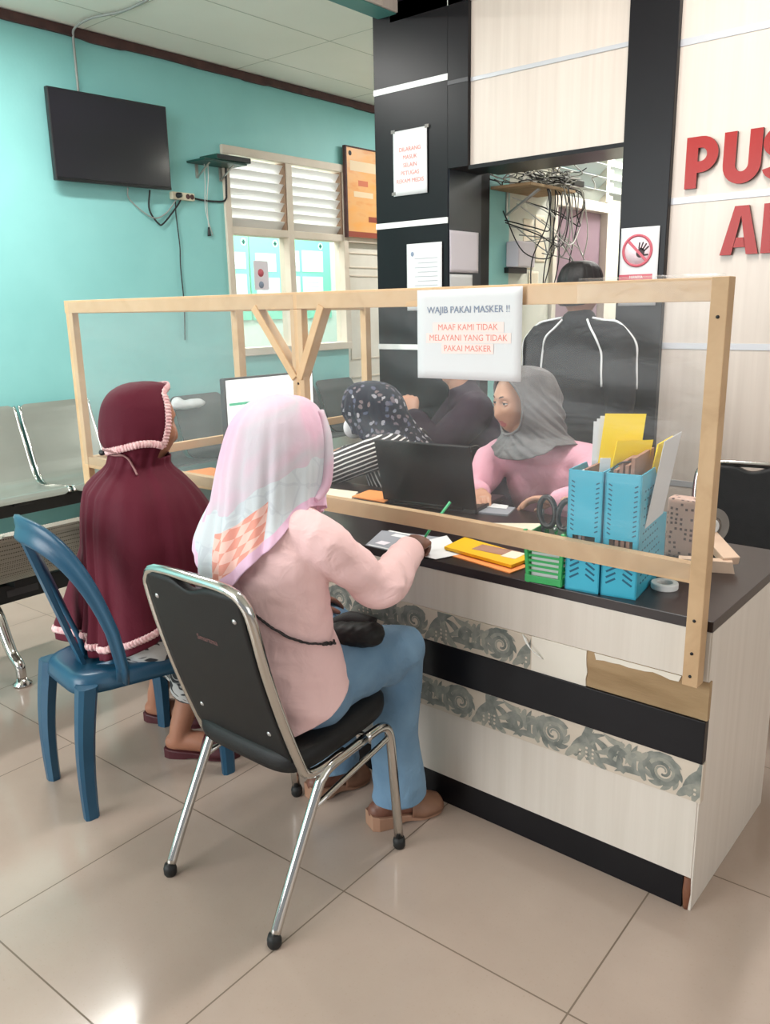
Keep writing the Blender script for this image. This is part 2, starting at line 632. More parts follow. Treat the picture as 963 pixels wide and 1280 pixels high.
def film(name, h0):
    m = bpy.data.materials.new(name); m.use_nodes = True
    g = G(m); t = m.node_tree
    out = t.nodes['Material Output']
    tr = g.n('ShaderNodeBsdfTransparent'); tr.inputs[0].default_value = (0.975, 0.98, 0.98, 1)
    gl = g.n('ShaderNodeBsdfGlossy'); gl.inputs['Roughness'].default_value = 0.30; gl.inputs[0].default_value = (1, 1, 1, 1)
    di = g.n('ShaderNodeBsdfDiffuse'); di.inputs[0].default_value = (.78, .80, .80, 1)
    tl = g.n('ShaderNodeBsdfTranslucent'); tl.inputs[0].default_value = (.78, .80, .80, 1)
    v = g.pos(scale=(1.2, 1, 3.2), rot=(0, .35, 0))
    n1 = g.noise(v, 2.2, 4, .6, .8)
    bp = g.n('ShaderNodeBump'); bp.inputs['Strength'].default_value = 0.16; bp.inputs['Distance'].default_value = 0.02
    g.l(g.noise(v, 5, 4, .55, 1.0), bp.inputs['Height']); g.l(bp.outputs[0], gl.inputs['Normal'])
    dm = g.n('ShaderNodeMixShader'); dm.inputs[0].default_value = 0.45
    g.l(di.outputs[0], dm.inputs[1]); g.l(tl.outputs[0], dm.inputs[2])
    haze = g.math('ADD', g.math('MULTIPLY', g.math('POWER', n1, 2.0), 0.20), h0)
    m1 = g.n('ShaderNodeMixShader'); g.l(haze, m1.inputs[0]); g.l(tr.outputs[0], m1.inputs[1]); g.l(dm.outputs[0], m1.inputs[2])
    fr = g.n('ShaderNodeLayerWeight'); fr.inputs[0].default_value = 0.5
    m2 = g.n('ShaderNodeMixShader'); g.l(g.math('ADD', .012, g.math('MULTIPLY', g.math('POWER', fr.outputs['Facing'], 4.0), .24)), m2.inputs[0]); g.l(m1.outputs[0], m2.inputs[1]); g.l(gl.outputs[0], m2.inputs[2])
    g.l(m2.outputs[0], out.inputs['Surface'])
    t.nodes.remove(g.b)
    return m


M['film'] = film('clear_plastic_film', .026)
M['film_hazy'] = film('cloudy_plastic_film', .085)


def glass():
    m = bpy.data.materials.new('window_glass'); m.use_nodes = True
    g = G(m); t = m.node_tree
    tr = g.n('ShaderNodeBsdfTransparent'); tr.inputs[0].default_value = (.95, .97, .96, 1)
    gl = g.n('ShaderNodeBsdfGlossy'); gl.inputs['Roughness'].default_value = 0.03
    fr = g.n('ShaderNodeLayerWeight'); fr.inputs[0].default_value = 0.5
    mx = g.n('ShaderNodeMixShader'); g.l(g.math('ADD', .03, g.math('MULTIPLY', g.math('POWER', fr.outputs['Facing'], 5.0), .5)), mx.inputs[0]); g.l(tr.outputs[0], mx.inputs[1]); g.l(gl.outputs[0], mx.inputs[2])
    g.l(mx.outputs[0], t.nodes['Material Output'].inputs['Surface'])
    t.nodes.remove(g.b)
    return m


M['glass'] = glass()


def cloth(name, c1, c2, rough=0.85, sheen=0.1, scale=5, bump=0.25, bscale=420, wr=0.15):
    m = mat(name, c1, rough, sheen=sheen, spec=0.25); g = G(m)
    v = g.pos()
    g.col(g.ramp(g.noise(v, scale, 3), [(0.3, c1), (0.7, c2)]))
    g.bump(g.noise(v, bscale, 2), bump, 0.001)
    b1 = g.b.inputs['Normal'].links[0].from_node
    b2 = g.n('ShaderNodeBump'); b2.inputs['Strength'].default_value = wr; b2.inputs['Distance'].default_value = 0.02
    g.l(g.noise(v, 16, 3, .55, .6), b2.inputs['Height']); g.l(b2.outputs[0], b1.inputs['Normal'])
    return m


M['maroon'] = cloth('maroon_jersey', (92, 22, 40), (82, 18, 36), 0.75, 0.02, 3)
M['lace'] = cloth('pale_pink_lace', (246, 214, 212), (214, 156, 160), 0.8, 0.1, 90, 0.8, 160)
M['pink_shirt'] = cloth('light_pink_cotton', (246, 208, 206), (240, 200, 199), 0.85, 0.1, 3, wr=.35)
M['pink_uniform'] = cloth('rose_pink_cotton', (240, 180, 196), (230, 168, 186), 0.85, 0.1, 3, wr=.35)
M['grey_scarf'] = cloth('grey_satin_scarf', (128, 126, 126), (96, 94, 96), 0.55, 0.1, 6, wr=.4)
M['purple_coat'] = cloth('dark_purple_cloth', (54, 38, 52), (42, 30, 42), 0.8, 0.0, 4, bump=.05)
M['black_jacket'] = cloth('black_track_jacket', (30, 30, 34), (24, 24, 28), 0.7, 0.0, 4, bump=.02)
M['black_cloth'] = cloth('black_trousers', (28, 28, 32), (22, 22, 26), 0.8, 0.1, 4)
M['piping'] = mat('white_piping', (236, 236, 236), 0.6)
M['cord_brown'] = mat('taupe_cord', (150, 110, 108), 0.7)
M['sandal_maroon'] = mat('maroon_sandal', (74, 26, 34), 0.55)
M['sandal_brown'] = mottled('brown_leather', (142, 104, 82), (122, 86, 66), 14, 0.55)
M['sole_tan'] = mat('tan_sole', (168, 128, 104), 0.6)


def jeans():
    m = cloth('blue_denim', (118, 150, 176), (94, 126, 154), 0.85, 0.1, 7, 0.4, 700, wr=.4); return m


M['jeans'] = jeans()


def skirt_print():
    m = cloth('dark_print_skirt', (70, 70, 74), (60, 60, 64)); g = G(m)
    v = g.pos(scale=(9, 9, 16))
    g.col(g.ramp(g.noise(v, 1.6, 1, .5, 1.6), [(0.50, (58, 60, 64)), (0.54, (206, 208, 206))]))
    return m


M['skirt'] = skirt_print()


def stripes():
    m = cloth('black_white_stripe', (30, 28, 30), (20, 20, 22)); g = G(m)
    uv = g.n('ShaderNodeTexCoord').outputs['UV']
    u = g.sep(uv)[0]
    f = g.math('FRACT', g.math('MULTIPLY', u, 1.0))
    k = g.math('LESS_THAN', f, 0.36)
    g.col(g.mix(k, (30, 27, 30), (226, 222, 220)))
    return m


M['stripes'] = stripes()


def floral():
    m = cloth('navy_floral_scarf', (30, 32, 48), (24, 26, 40)); g = G(m)
    v = g.pos(scale=(1, 1, 1))
    vo = g.n('ShaderNodeTexVoronoi', feature='F1'); vo.inputs['Scale'].default_value = 44; vo.inputs['Randomness'].default_value = 1.0
    wv = g.n('ShaderNodeTexNoise'); wv.inputs['Scale'].default_value = 30; wv.inputs['Detail'].default_value = 3; g.l(v, wv.inputs['Vector'])
    mixv = g.n('ShaderNodeMix', data_type='VECTOR'); mixv.inputs[0].default_value = 0.03
    g.l(v, mixv.inputs[4]); g.l(wv.outputs['Color'], mixv.inputs[5]); g.l(mixv.outputs[1], vo.inputs['Vector'])
    d = vo.outputs['Distance']
    sel = g.math('GREATER_THAN', g.sep(vo.outputs['Color'])[0], 0.42)
    k = g.math('MULTIPLY', g.math('LESS_THAN', d, 0.42), sel)
    c = g.mix(k, (30, 32, 46), g.ramp(g.sep(vo.outputs['Color'])[1], [(0.1, (168, 164, 170)), (0.35, (92, 96, 116)), (0.7, (122, 104, 104)), (0.9, (80, 84, 106))]))
    g.col(c)
    return m


M['floral'] = floral()


def pink_scarf():
    """printed square scarf: pale pink cloth, misty blue bands, coral check patch, lilac border (UV: u round the head, v crown to hem)"""
    m = cloth('printed_pink_scarf', (242, 214, 226), (238, 206, 220)); g = G(m)
    uv = g.n('ShaderNodeTexCoord').outputs['UV']
    u, v, _ = g.sep(uv)[:3]
    p = g.pos(scale=(1, 1, 1))
    n1 = g.noise(p, 4.5, 3, .5, .4)
    base = g.ramp(n1, [(0.36, (226, 180, 202)), (0.46, (220, 190, 206)), (0.56, (206, 198, 206)), (0.66, (226, 186, 204))])
    vo = g.n('ShaderNodeTexVoronoi', feature='DISTANCE_TO_EDGE'); vo.inputs['Scale'].default_value = 17; g.l(p, vo.inputs['Vector'])
    line = g.math('LESS_THAN', vo.outputs['Distance'], 0.035)
    blue = g.mix(g.math('MULTIPLY', line, .4), (208, 214, 218), (186, 192, 200))
    band = g.math('MULTIPLY', g.math('GREATER_THAN', g.math('ADD', v, g.math('MULTIPLY', g.math('SUBTRACT', n1, .5), .9)), 0.60), g.math('LESS_THAN', v, 0.97))
    base = g.mix(band, base, blue)
    # coral checks low on the back
    cu = g.math('ADD', g.math('MULTIPLY', u, 30.0), g.math('MULTIPLY', v, 9.0))
    cv = g.math('SUBTRACT', g.math('MULTIPLY', v, 17.0), g.math('MULTIPLY', u, 12.0))
    ck = g.n('ShaderNodeTexChecker'); ck.inputs['Scale'].default_value = 1.0
    g.l(g.comb(cu, cv, 0.5), ck.inputs['Vector'])
    coral = g.mix(ck.outputs['Fac'], (244, 198, 186), (232, 158, 142))
    patch = g.math('MULTIPLY', g.math('MULTIPLY', g.math('GREATER_THAN', v, 0.665), g.math('LESS_THAN', v, 0.915)),
                   g.math('LESS_THAN', g.math('ABSOLUTE', g.math('SUBTRACT', u, 0.545)), 0.080))
    base = g.mix(patch, base, coral)
    base = g.mix(g.math('GREATER_THAN', v, 0.915), base, (232, 192, 216))
    g.col(base)
    return m


M['pink_scarf'] = pink_scarf()


def pouch_print():
    m = mat('pink_print_pouch', (206, 172, 160), 0.4); g = G(m)
    p = g.pos(scale=(75, 75, 75))
    vo = g.n('ShaderNodeTexVoronoi', feature='F1', distance='CHEBYCHEV'); vo.inputs['Scale'].default_value = 1.0; vo.inputs['Randomness'].default_value = 0.25
    g.l(p, vo.inputs['Vector'])
    k = g.math('MULTIPLY', g.math('LESS_THAN', vo.outputs['Distance'], 0.25), g.math('GREATER_THAN', g.sep(vo.outputs['Color'])[0], 0.3))
    g.col(g.mix(k, (208, 172, 158), (96, 72, 70)))
    return m


M['pouch'] = pouch_print()


def orange_board():
    m = mat('orange_poster', (236, 160, 86), 0.35); g = G(m)
    x, y, z = g.sep(g.pos())[:3]
    n = g.noise(g.pos(scale=(1, 2, 6)), 2.0, 3)
    g.col(g.ramp(n, [(0.3, (238, 168, 92)), (0.55, (232, 176, 116)), (0.75, (228, 144, 74))]))
    return m


M['orange_board'] = orange_board()
M['poster_brick'] = mat('poster_brick_block', (206, 112, 76), 0.5)
M['poster_pale'] = mat('poster_pale_block', (232, 206, 170), 0.5)
M['poster_maroon'] = mat('poster_maroon_strip', (150, 70, 50), 0.5)
M['motif_base'] = mottled('cream_motif_board', (212, 199, 183), (198, 186, 170), 3, 0.4)
M['motif_dark'] = mottled('grey_green_ornament', (98, 104, 100), (146, 148, 140), 34, 0.45)
M['motif_light'] = mottled('pale_ornament', (164, 162, 150), (128, 132, 126), 40, 0.45)
# ------------------------------------------------------------------ the room
LX = -4.45      # inner face of the wall with the television
YW = 1.75       # face of the wall with the letters
struct('floor', MB().box((-7.4, -5.5, -0.08), (4.2, 8.2, 0.0)), M['floor'])

w = MB()
w.box((LX - .12, -5.5, 0), (LX, 2.43, 3.08))
w.box((LX - .12, 2.43, 0), (LX, 3.74, 1.06))
w.box((LX - .12, 2.43, 2.55), (LX, 4.42, 3.08))
w.box((LX - .12, 4.42, 0), (LX, 8.0, 3.08))
struct('wall_left', w, M['teal'])
# ragged maroon list along the top of the wall
def trim_edge(u, v):
    y = -5.5 + 13.5 * u
    z = 3.075 - (0.052 + .009 * noise.noise(V((y * 2.3, 0, 0))) + (.006 if math.sin(y * 5.1) > .8 else 0)) * v
    return V((LX + .012, y, z))
t = MB().grid(trim_edge, 300, 1, smooth=False)
struct('trim_1', solid(t.mesh('trim_1'), .02, -1), M['trim_brown'])

# window bays with louvers above, plain panes below, then the door bay
win = thing('window_1', '', '', (LX, 3.09, 1.06)); del win['label']; del win['category']; win['kind'] = 'structure'
fr = MB()
D0, D1 = LX - .10, LX + .022
for y0, y1 in ((2.43, 2.485), (3.055, 3.115), (3.70, 3.755)):
    fr.box((D0, y0, 1.06), (D1, y1, 2.55), .004)
fr.box((D0 - .002, 2.425, 2.50), (D1 + .006, 4.42, 2.56), .004)
fr.box((D0 + .002, 2.432, 1.95), (D1 - .003, 3.753, 2.005), .004)
fr.box((D0 - .002, 2.428, 1.055), (D1 + .01, 3.757, 1.115), .004)
obj('window_frame', fr, M['frame_cream'], win)
for y0, y1 in ((2.485, 3.055), (3.115, 3.70)):
    rv = MB()
    rv.box((D0 + .005, y1 - .012, 2.005), (LX + .012, y1 - .001, 2.50))
    obj('louver_jamb', rv, M['shaded_reveal'], win)
    for k in range(7):
        z = 2.035 + k * .069
        Mx = Matrix.Translation((LX - .035, (y0 + y1) / 2, z)) @ Matrix.Rotation(math.radians(-48), 4, 'Y')
        obj('louver_blade', MB().box((-.046, -(y1 - y0) / 2 + .002, -.003), (.046, (y1 - y0) / 2 - .012, .003), .001, Mx), M['white_blade'], win)
    obj('pane', MB().box((LX - .045, y0, 1.115), (LX - .041, y1, 1.95)), M['glass'], win)
for k in range(7):
    z = 2.035 + k * .069
    Mx = Matrix.Translation((LX - .035, 4.08, z)) @ Matrix.Rotation(math.radians(-48), 4, 'Y')
    obj('louver_blade', MB().box((-.046, -.32, -.003), (.046, .34, .003), .001, Mx), M['white_blade'], win)

door = thing('door_1', '', '', (LX - .03, 4.08, 0)); del door['label']; del door['category']; door['kind'] = 'structure'
db = MB().box((LX - .07, 3.76, 0.01), (LX - .03, 4.42, 1.95), .003)
obj('door_leaf', db, M['white_paint'], door)
for z0, z1 in ((1.74, 1.87), (1.53, 1.68), (.95, 1.45), (.2, .8)):
    p = MB()
    for a, b in (((z0), (z0 + .012)), ((z1 - .012), z1)):
        p.box((LX - .032, 3.80, a), (LX - .022, 4.36, b), .002)
    for a, b in ((3.80, 3.812), (4.348, 4.36)):
        p.box((LX - .032, a, z0), (LX - .022, b, z1), .002)
    obj('door_panel_moulding', p, M['frame_cream'], door)
struct('trim_2', MB().box((LX - .10, 3.74, 1.95), (LX + .022, 4.42, 2.005), .003), M['frame_cream'])

# corridor outside the window
struct('wall_corridor', MB().box((-6.16, -5.5, 0), (-6.06, 8.0, 3.08)), M['white_wall'])
struct('wall_corridor_end', MB().box((-6.06, 7.9, 0), (LX - .12, 8.0, 3.08)), M['white_wall'])

# ceilings
c = MB().box((-6.16, -5.5, 3.08), (-2.30, 8.0, 3.16))
struct('ceiling', c, M['ceiling'])
j = MB()
for y in [-4.6 + 1.2 * k for k in range(11)]:
    j.box((-6.0, y - .003, 3.0785), (-2.38, y + .003, 3.0805))
for x in (-4.1, -3.5, -2.9):
    j.box((x - .003, -5.5, 3.0785), (x + .003, 8.0, 3.0805))
struct('trim_3', j, mat('ceiling_joint', (186, 190, 176), .8))
struct('ceiling_front', MB().box((-2.30, -5.5, 3.22), (4.2, 1.75, 3.30)), M['ceiling'])
struct('ceiling_back', MB().box((-2.30, 1.75, 2.75), (4.2, 8.0, 2.83)), M['ceiling'])

# teal beam running out from the column, pale cladding on its right side
bt = MB().box((-2.375, -5.5, 2.78), (-2.262, YW, 3.22))
struct('beam', bt, M['teal_dark'])
cl = MB()
for k in range(60):
    y1 = YW - k * .12; y0 = y1 - .115
    cl.box((-2.262, y0, 2.784), (-2.250 + (.003 if k % 2 else 0), y1, 3.22), .002)
struct('trim_4', cl, M['cream_lam'])

# black column, black jamb, header, pillar
struct('column', MB().box((-2.412, YW, 0), (-1.954, 2.126, 3.22), .002), M['black_lam'])
for z in (2.45, 1.81, 1.195, .58):
    struct('trim_5' if z > 2.4 else 'trim_6' if z > 1.5 else 'trim_7' if z > 1 else 'trim_8',
           MB().box((-2.413, YW - .004, z - .014), (-1.953, YW + .002, z + .014), .001), M['white_strip'])
struct('door_2', MB().box((-1.956, YW + .006, 0.01), (-1.950, 2.04, 2.044)), M['navy_lam'])
struct('lintel', MB().box((-1.954, YW, 2.045), (-1.838, 2.02, 3.22), .001), M['black_lam'])
struct('wall_header', MB().box((-1.838, YW + .022, 2.048), (-1.045, 2.02, 3.22), .001), M['cream_lam'])
struct('trim_9', MB().box((-1.838, YW + .006, 2.030), (-1.045, 2.02, 2.048)), M['black_lam'])
struct('trim_10', MB().box((-1.836, YW + .017, 2.412), (-1.045, YW + .03, 2.430), .001), M['silver_strip'])
struct('trim_11', MB().box((-1.954, YW - .002, 2.412), (-1.838, YW + .006, 2.430), .0005), M['dark_strip'])
struct('pillar', MB().box((-1.045, YW - .03, 0), (-.842, 2.02, 3.22), .002), M['black_lam'])
struct('wall_back', MB().box((-.842, YW, 0), (4.2, 1.87, 3.22)), M['cream_lam'])
for i, z in enumerate((2.375, 1.795, 1.221, .64)):
    struct('trim_%d' % (12 + i), MB().box((-.842, YW - .003, z - .013), (4.2, YW + .003, z + .013), .001), M['silver_strip'])

# room behind the doorway
bw = MB()
bw.box((-2.06, 2.126, 0), (-1.96, 2.33, 2.75))
struct('wall_inner_left', bw, M['teal'])
bw = MB()
bw.box((-2.06, 2.33, 0), (-1.96, 2.79, 2.75))
bw.box((-2.06, 2.79, 2.40), (-1.96, 3.56, 2.75))
bw.box((-2.06, 3.56, 0), (-1.96, 6.2, 2.75))
struct('wall_inner_side', bw, M['white_wall'])
struct('wall_inner_back', MB().box((-2.06, 6.2, 0), (.6, 6.3, 2.75)), M['white_wall'])
struct('wall_inner_right', MB().box((-.80, 2.02, 0), (-.70, 6.2, 2.75)), M['white_wall'])
d3 = thing('door_3', '', '', (-1.96, 3.17, 0)); del d3['label']; del d3['category']; d3['kind'] = 'structure'
obj('door_leaf', MB().box((-2.03, 2.84, .01), (-1.99, 3.50, 1.96), .003), M['door_purple'], d3)
f3 = MB()
for y0, y1 in ((2.79, 2.84), (3.50, 3.56)):
    f3.box((-2.03, y0, 0), (-1.94, y1, 2.40), .003)
f3.box((-2.028, 2.792, 1.96), (-1.937, 3.558, 2.02), .003)
obj('door_frame', f3, M['white_paint'], d3)
w3 = thing('window_2', '', '', (-1.96, 3.17, 2.02)); del w3['label']; del w3['category']; w3['kind'] = 'structure'
f4 = MB()
for y in (2.80, 3.46, 4.1):
    f4.box((-1.985, y - .02, 2.02), (-1.93, y + .02, 2.42), .003)
f4.box((-1.983, 2.77, 2.39), (-1.926, 4.13, 2.43), .003)
obj('window_frame', f4, M['white_paint'], w3)
for y0, y1 in ((2.82, 3.44), (3.48, 4.08)):
    for k in range(5):
        Mx = Matrix.Translation((-1.955, (y0 + y1) / 2, 2.06 + k * .078)) @ Matrix.Rotation(math.radians(-40), 4, 'Y')
        obj('louver_blade', MB().box((-.040, -(y1 - y0) / 2, -.003), (.040, (y1 - y0) / 2, .003), .001, Mx), M['grey_glass'], w3)

# ---------------------------------------------------------- letters on the wall
def letter(ch, x0, z0, h, label):
    """thick acrylic letter; x0, z0 = lower left corner"""
    wst = .245 * h
    polys = []
    hole = []
    def arc(cx, cz, rx, rz, a0, a1, n=14):
        return [(cx + rx * math.cos(math.radians(a0 + (a1 - a0) * k / n)), cz + rz * math.sin(math.radians(a0 + (a1 - a0) * k / n))) for k in range(n + 1)]
    t = wst
    if ch == 'P':
        wd = .66 * h
        outer = [(0, 0), (t, 0), (t, .30 * h)] + arc(wd - .35 * h, .65 * h, .35 * h, .35 * h, -90, 90) + [(0, h)]
        inner = [(t, .52 * h)] + arc(wd - .33 * h, .66 * h, .10 * h, .14 * h, -90, 90, 8) + [(t, .80 * h)]
        strokes = [([(0, 0), (t, 0), (t, h), (0, h)]), ]
        ring_o = arc(wd - .35 * h, .65 * h, .35 * h, .35 * h, -90, 90)
        ring_i = arc(wd - .36 * h, .65 * h, .13 * h, .13 * h, -90, 90)
        strokes.append([(t, .30 * h)] + ring_o[:1] + [ring_i[0], (t, .52 * h)])
        for a in range(14):
            strokes.append([ring_o[a], ring_o[a + 1], ring_i[a + 1], ring_i[a]])
        strokes.append([(t, .78 * h), ring_i[-1], ring_o[-1], (t, h)])
    elif ch == 'U':
        wd = .74 * h; r = wd / 2
        strokes = [[(0, r), (t, r), (t, h), (0, h)], [(wd - t, r), (wd, r), (wd, h), (wd - t, h)]]
        o = arc(r, r, r, r, 180, 360); i = arc(r, r, r - t, r - t * .95, 180, 360)
        strokes += [[o[a], o[a + 1], i[a + 1], i[a]] for a in range(14)]
    elif ch == 'S':
        wd = .66 * h; ro = .29 * h; ri = .29 * h - t * .92
        strokes = []
        o = arc(wd * .5, h - ro, wd * .5, ro, 15, 270, 20); i = arc(wd * .5, h - ro, wd * .5 - t, ri, 15, 270, 20)
        strokes += [[o[a], o[a + 1], i[a + 1], i[a]] for a in range(20)]
        o = arc(wd * .5, ro, wd * .5, ro, 90, -165, 20); i = arc(wd * .5, ro, wd * .5 - t, ri, 90, -165, 20)
        strokes += [[o[a], o[a + 1], i[a + 1], i[a]] for a in range(20)]
    elif ch == 'A':
        wd = .80 * h; a = .29 * h
        strokes = [[(0, 0), (t, 0), (wd / 2 - .0 * h, h * .80), (wd / 2 - a / 2 + .03 * h, h), (wd / 2 - a / 2, h)],
                   [(wd - t, 0), (wd, 0), (wd / 2 + a / 2, h), (wd / 2 - a / 2 + .03 * h, h), (wd / 2, h * .80)],
                   [(t * 1.15, .15 * h), (wd - t * 1.15, .15 * h), (wd - t * 1.33, .35 * h), (t * 1.33, .35 * h)]]
    else:
        strokes = [[(0, 0), (t, 0), (t, h), (0, h)], [(t, 0), (.62 * h, 0), (.62 * h, .22 * h), (t, .22 * h)]]
    Mx = plane_m((x0, YW - .003, z0), (1, 0, 0), (0, 0, 1))
    b = MB()
    for s in strokes:
        b.prism(s, Mx, .016)
    bmesh.ops.remove_doubles(b.bm, verts=b.bm.verts, dist=1e-5)
    seen = {}
    for f in list(b.bm.faces):      # inner walls between touching strokes
        k = tuple(round(c, 5) for c in f.calc_center_median())
        if k in seen:
            seen[k].append(f)
        else:
            seen[k] = [f]
    bmesh.ops.delete(b.bm, geom=[f for v in seen.values() if len(v) > 1 for f in v], context='FACES')
    me = b.mesh('letter')
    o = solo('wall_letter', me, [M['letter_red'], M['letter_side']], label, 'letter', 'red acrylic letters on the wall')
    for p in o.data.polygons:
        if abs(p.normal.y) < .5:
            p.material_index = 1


letter('P', -.785, 1.834, .190, 'red acrylic letter P, first of the upper row on the cream wall')
letter('U', -.640, 1.834, .190, 'red acrylic letter U in the upper row on the cream wall')
letter('S', -.496, 1.834, .190, 'red acrylic letter S after the U in the upper row')
letter('A', -.627, 1.574, .180, 'red acrylic letter A, first of the lower row on the wall')
letter('L', -.474, 1.574, .180, 'red acrylic upright letter beside the A in the lower row')
# ------------------------------------------------------------------ reception desk
desk = thing('reception_desk', 'long white and black reception desk with peeling scrollwork bands and dark top', 'desk', (-1.22, .31, 0))
DL = -2.47
top = MB().box((DL, -.002, .705), (.0, .632, .730), .0015)
top.box((DL, .632, .705), (-1.90, 1.70, .730), .0015)
obj('desk_top', top, M['desk_dark'], desk)
obj('upper_panel', MB().box((DL, 0, .588), (-.004, .018, .7045), .001), M['desk_white'], desk)
obj('black_band', MB().box((DL, -.006, .390), (.002, .018, .494), .001), M['black_lam'], desk)
obj('lower_panel', MB().box((DL, 0, .088), (-.004, .018, .290), .001), M['desk_white'], desk)
obj('kick_board', MB().box((DL, .002, .0), (-.022, .018, .087), .001), M['black_lam'], desk)
obj('kick_board_edge', MB().tube([(-.012, .006, .001), (-.012, .006, .045), (-.012, .006, .087)], [.007, .011, .009], 8), M['chip_edge'], desk, label='broken brown edge of the kick board')
obj('side_panel', MB().box((-.018, .0025, 0), (.0, .560, .7045), .001), M['desk_white'], desk)
obj('back_board', MB().box((DL, .018, .02), (-.018, .03, .70)), M['desk_dark'], desk)
wing = MB().box((DL, .03, 0), (DL + .018, 1.70, .7045), .001)
wing.box((-1.93, .632, .02), (-1.912, 1.70, .7045), .001)
obj('wing_panel', wing, M['desk_white'], desk)


def scroll_strip(z0, z1, x_lo, x_hi, seed):
    """printed acanthus border: flat leaf and scroll shapes lying on a cream board"""
    rnd = random.Random(seed)
    h = z1 - z0
    b = MB().box((x_lo, -.003, z0), (x_hi, .018, z1), .0008)
    Mx = plane_m((0, -.0033, z0), (1, 0, 0), (0, 0, 1))
    def clip(poly):
        out = [(min(max(x, x_lo + .002), x_hi - .002), min(max(y, .001), h - .001)) for x, y in poly]
        return out
    lift = [0]
    def leaf(x, y, ang, L, wd, bend, mi):
        lift[0] = (lift[0] + 1) % 40
        n = 9
        A, B = [], []
        for k in range(n + 1):
            s = k / n
            a = ang + bend * s
            px = x + L * s * math.cos(ang + bend * s * .5); py = y + L * s * math.sin(ang + bend * s * .5)
            q = wd * math.sin(PI * min(1, s * .92 + .08)) ** .8 * (1 - .35 * s)
            A.append((px - math.sin(a) * q, py + math.cos(a) * q)); B.append((px + math.sin(a) * q, py - math.cos(a) * q))
        poly = clip(A + B[::-1])
        if max(p[0] for p in poly) - min(p[0] for p in poly) < .004 or max(p[1] for p in poly) - min(p[1] for p in poly) < .003:
            return
        for k in range(n):
            q = clip([A[k], B[k], B[k + 1], A[k + 1]])
            vs = [b.bm.verts.new(Mx @ V((p[0], p[1], .00002 * lift[0]))) for p in q]
            try:
                f = b.bm.faces.new(vs); f.material_index = mi
            except ValueError:
                pass
    def spiral(x, y, r, turns, flip, mi, wd):
        lift[0] = (lift[0] + 1) % 40
        n = 30; prev = None
        for k in range(n + 1):
            s = k / n
            a = flip * (turns * 2 * PI * s) + (.6 if flip > 0 else 2.5)
            rr = r * (1 - .82 * s)
            q = wd * (1 - .6 * s)
            c = [(x + (rr + e * q) * math.cos(a), y + (rr + e * q) * math.sin(a)) for e in (-1, 1)]
            if prev:
                vs = [b.bm.verts.new(Mx @ V((p[0], p[1], .00002 * lift[0]))) for p in clip([prev[0], prev[1], c[1], c[0]])]
                f = b.bm.faces.new(vs); f.material_index = mi
            prev = c
    x = x_hi + .06
    k = 0
    while x > x_lo - .2:
        # fan of overlapping acanthus leaves
        for q in range(10):
            leaf(x - .004 - .012 * q, .001 + .009 * (q % 3), 2.6 - .18 * q + rnd.uniform(-.1, .1), .092 + .014 * (q % 3), .0125, -.9, 1 if q % 3 else 2)
        for q in range(16):
            b.flat(clip([(x - .04 - .0085 * (q % 6) + .0036 * math.cos(t), .020 + .011 * (q // 6) + .0036 * math.sin(t)) for t in [i * PI / 3 for i in range(6)]]), Mx, .0009, 2 if q % 2 else 0)
        # leaves behind the scroll, then the scroll itself
        f = 1 if k % 2 else -1
        for q in range(9):
            a = q * .7
            leaf(x - .150 + .022 * math.cos(a), h * .5 + .022 * math.sin(a), a + .8 * f, .040, .010, 1.3 * f, 1 if q % 2 else 2)
        spiral(x - .150, h * .5, h * .44, 1.7, f, 1, .0075)
        spiral(x - .150, h * .5, h * .33, 1.4, f, 2, .0045)
        # stem with curled leaves running on to the next fan
        for q in range(8):
            leaf(x - .19 - .013 * q, .010 + .009 * (q % 4), 2.2 + .5 * math.sin(q * 1.7), .066, .0105, 1.3 if q % 2 else -1.1, 1 if q % 3 else 2)
            leaf(x - .175 - .014 * q, h - .008 - .007 * (q % 4), -2.4 + .45 * math.sin(q * 2.1), .058, .0095, -1.2 if q % 2 else 1.0, 2 if q % 3 else 1)
        spiral(x - .262, h * .45, h * .26, 1.4, -f, 1, .0055)
        x -= .285; k += 1
    return b


ms = [M['motif_base'], M['motif_dark'], M['motif_light']]
obj('scroll_band', scroll_strip(.4945, .5875, DL, -.44, 3), ms, desk, label='upper grey scrollwork band')
obj('scroll_band', scroll_strip(.2905, .3895, DL, .004, 5), ms, desk, label='lower grey scrollwork band')
# torn stretch of the upper band: white backing paper, then bare board
tr = MB()
Mx = plane_m((0, -.0015, 0), (1, 0, 0), (0, 0, 1))
rn = random.Random(4)
pl = [(-.44, .4945)] + [(-.285 + rn.uniform(-.006, .006), .4945 + .0188 * k) for k in range(0, 5)] + [(-.29, .5875), (-.44, .5875)]
tr.prism(pl, Mx @ Matrix.Translation((0, 0, -.016)), .0165)
obj('torn_band', tr, M['white_paint'], desk, label='white torn stretch of the upper band')
cu = MB()
cu.grid(lambda u, v: V((-.455 + .05 * u - .012 * v, -.004 - .014 * math.sin(PI * u), .580 - .045 * u - .012 * v + .02 * v)), 8, 3)
obj('peeled_curl', solid(cu.mesh('c'), .0012), M['white_strip'], desk, label='white curl of peeling paper')
bb = MB().box((-.30, .001, .4945), (.003, .017, .5875), .001)
edge = [(-.285 + .02 * k, .5875 - .008 - .006 * rn.random()) for k in range(13)]
obj('bare_board', bb, M['bare_wood'], desk, label='bare brown board where the band is torn off')
sc = MB().prism([(-.27, .5872)] + [(x, z - .004 * rn.random()) for x, z in edge[1:-1]] + [(-.06, .5872)], plane_m((0, -.0005, 0), (1, 0, 0), (0, 0, 1)), .0012)
obj('paper_scrap', sc, M['white_paint'], desk, label='ragged white paper left along the bare board')

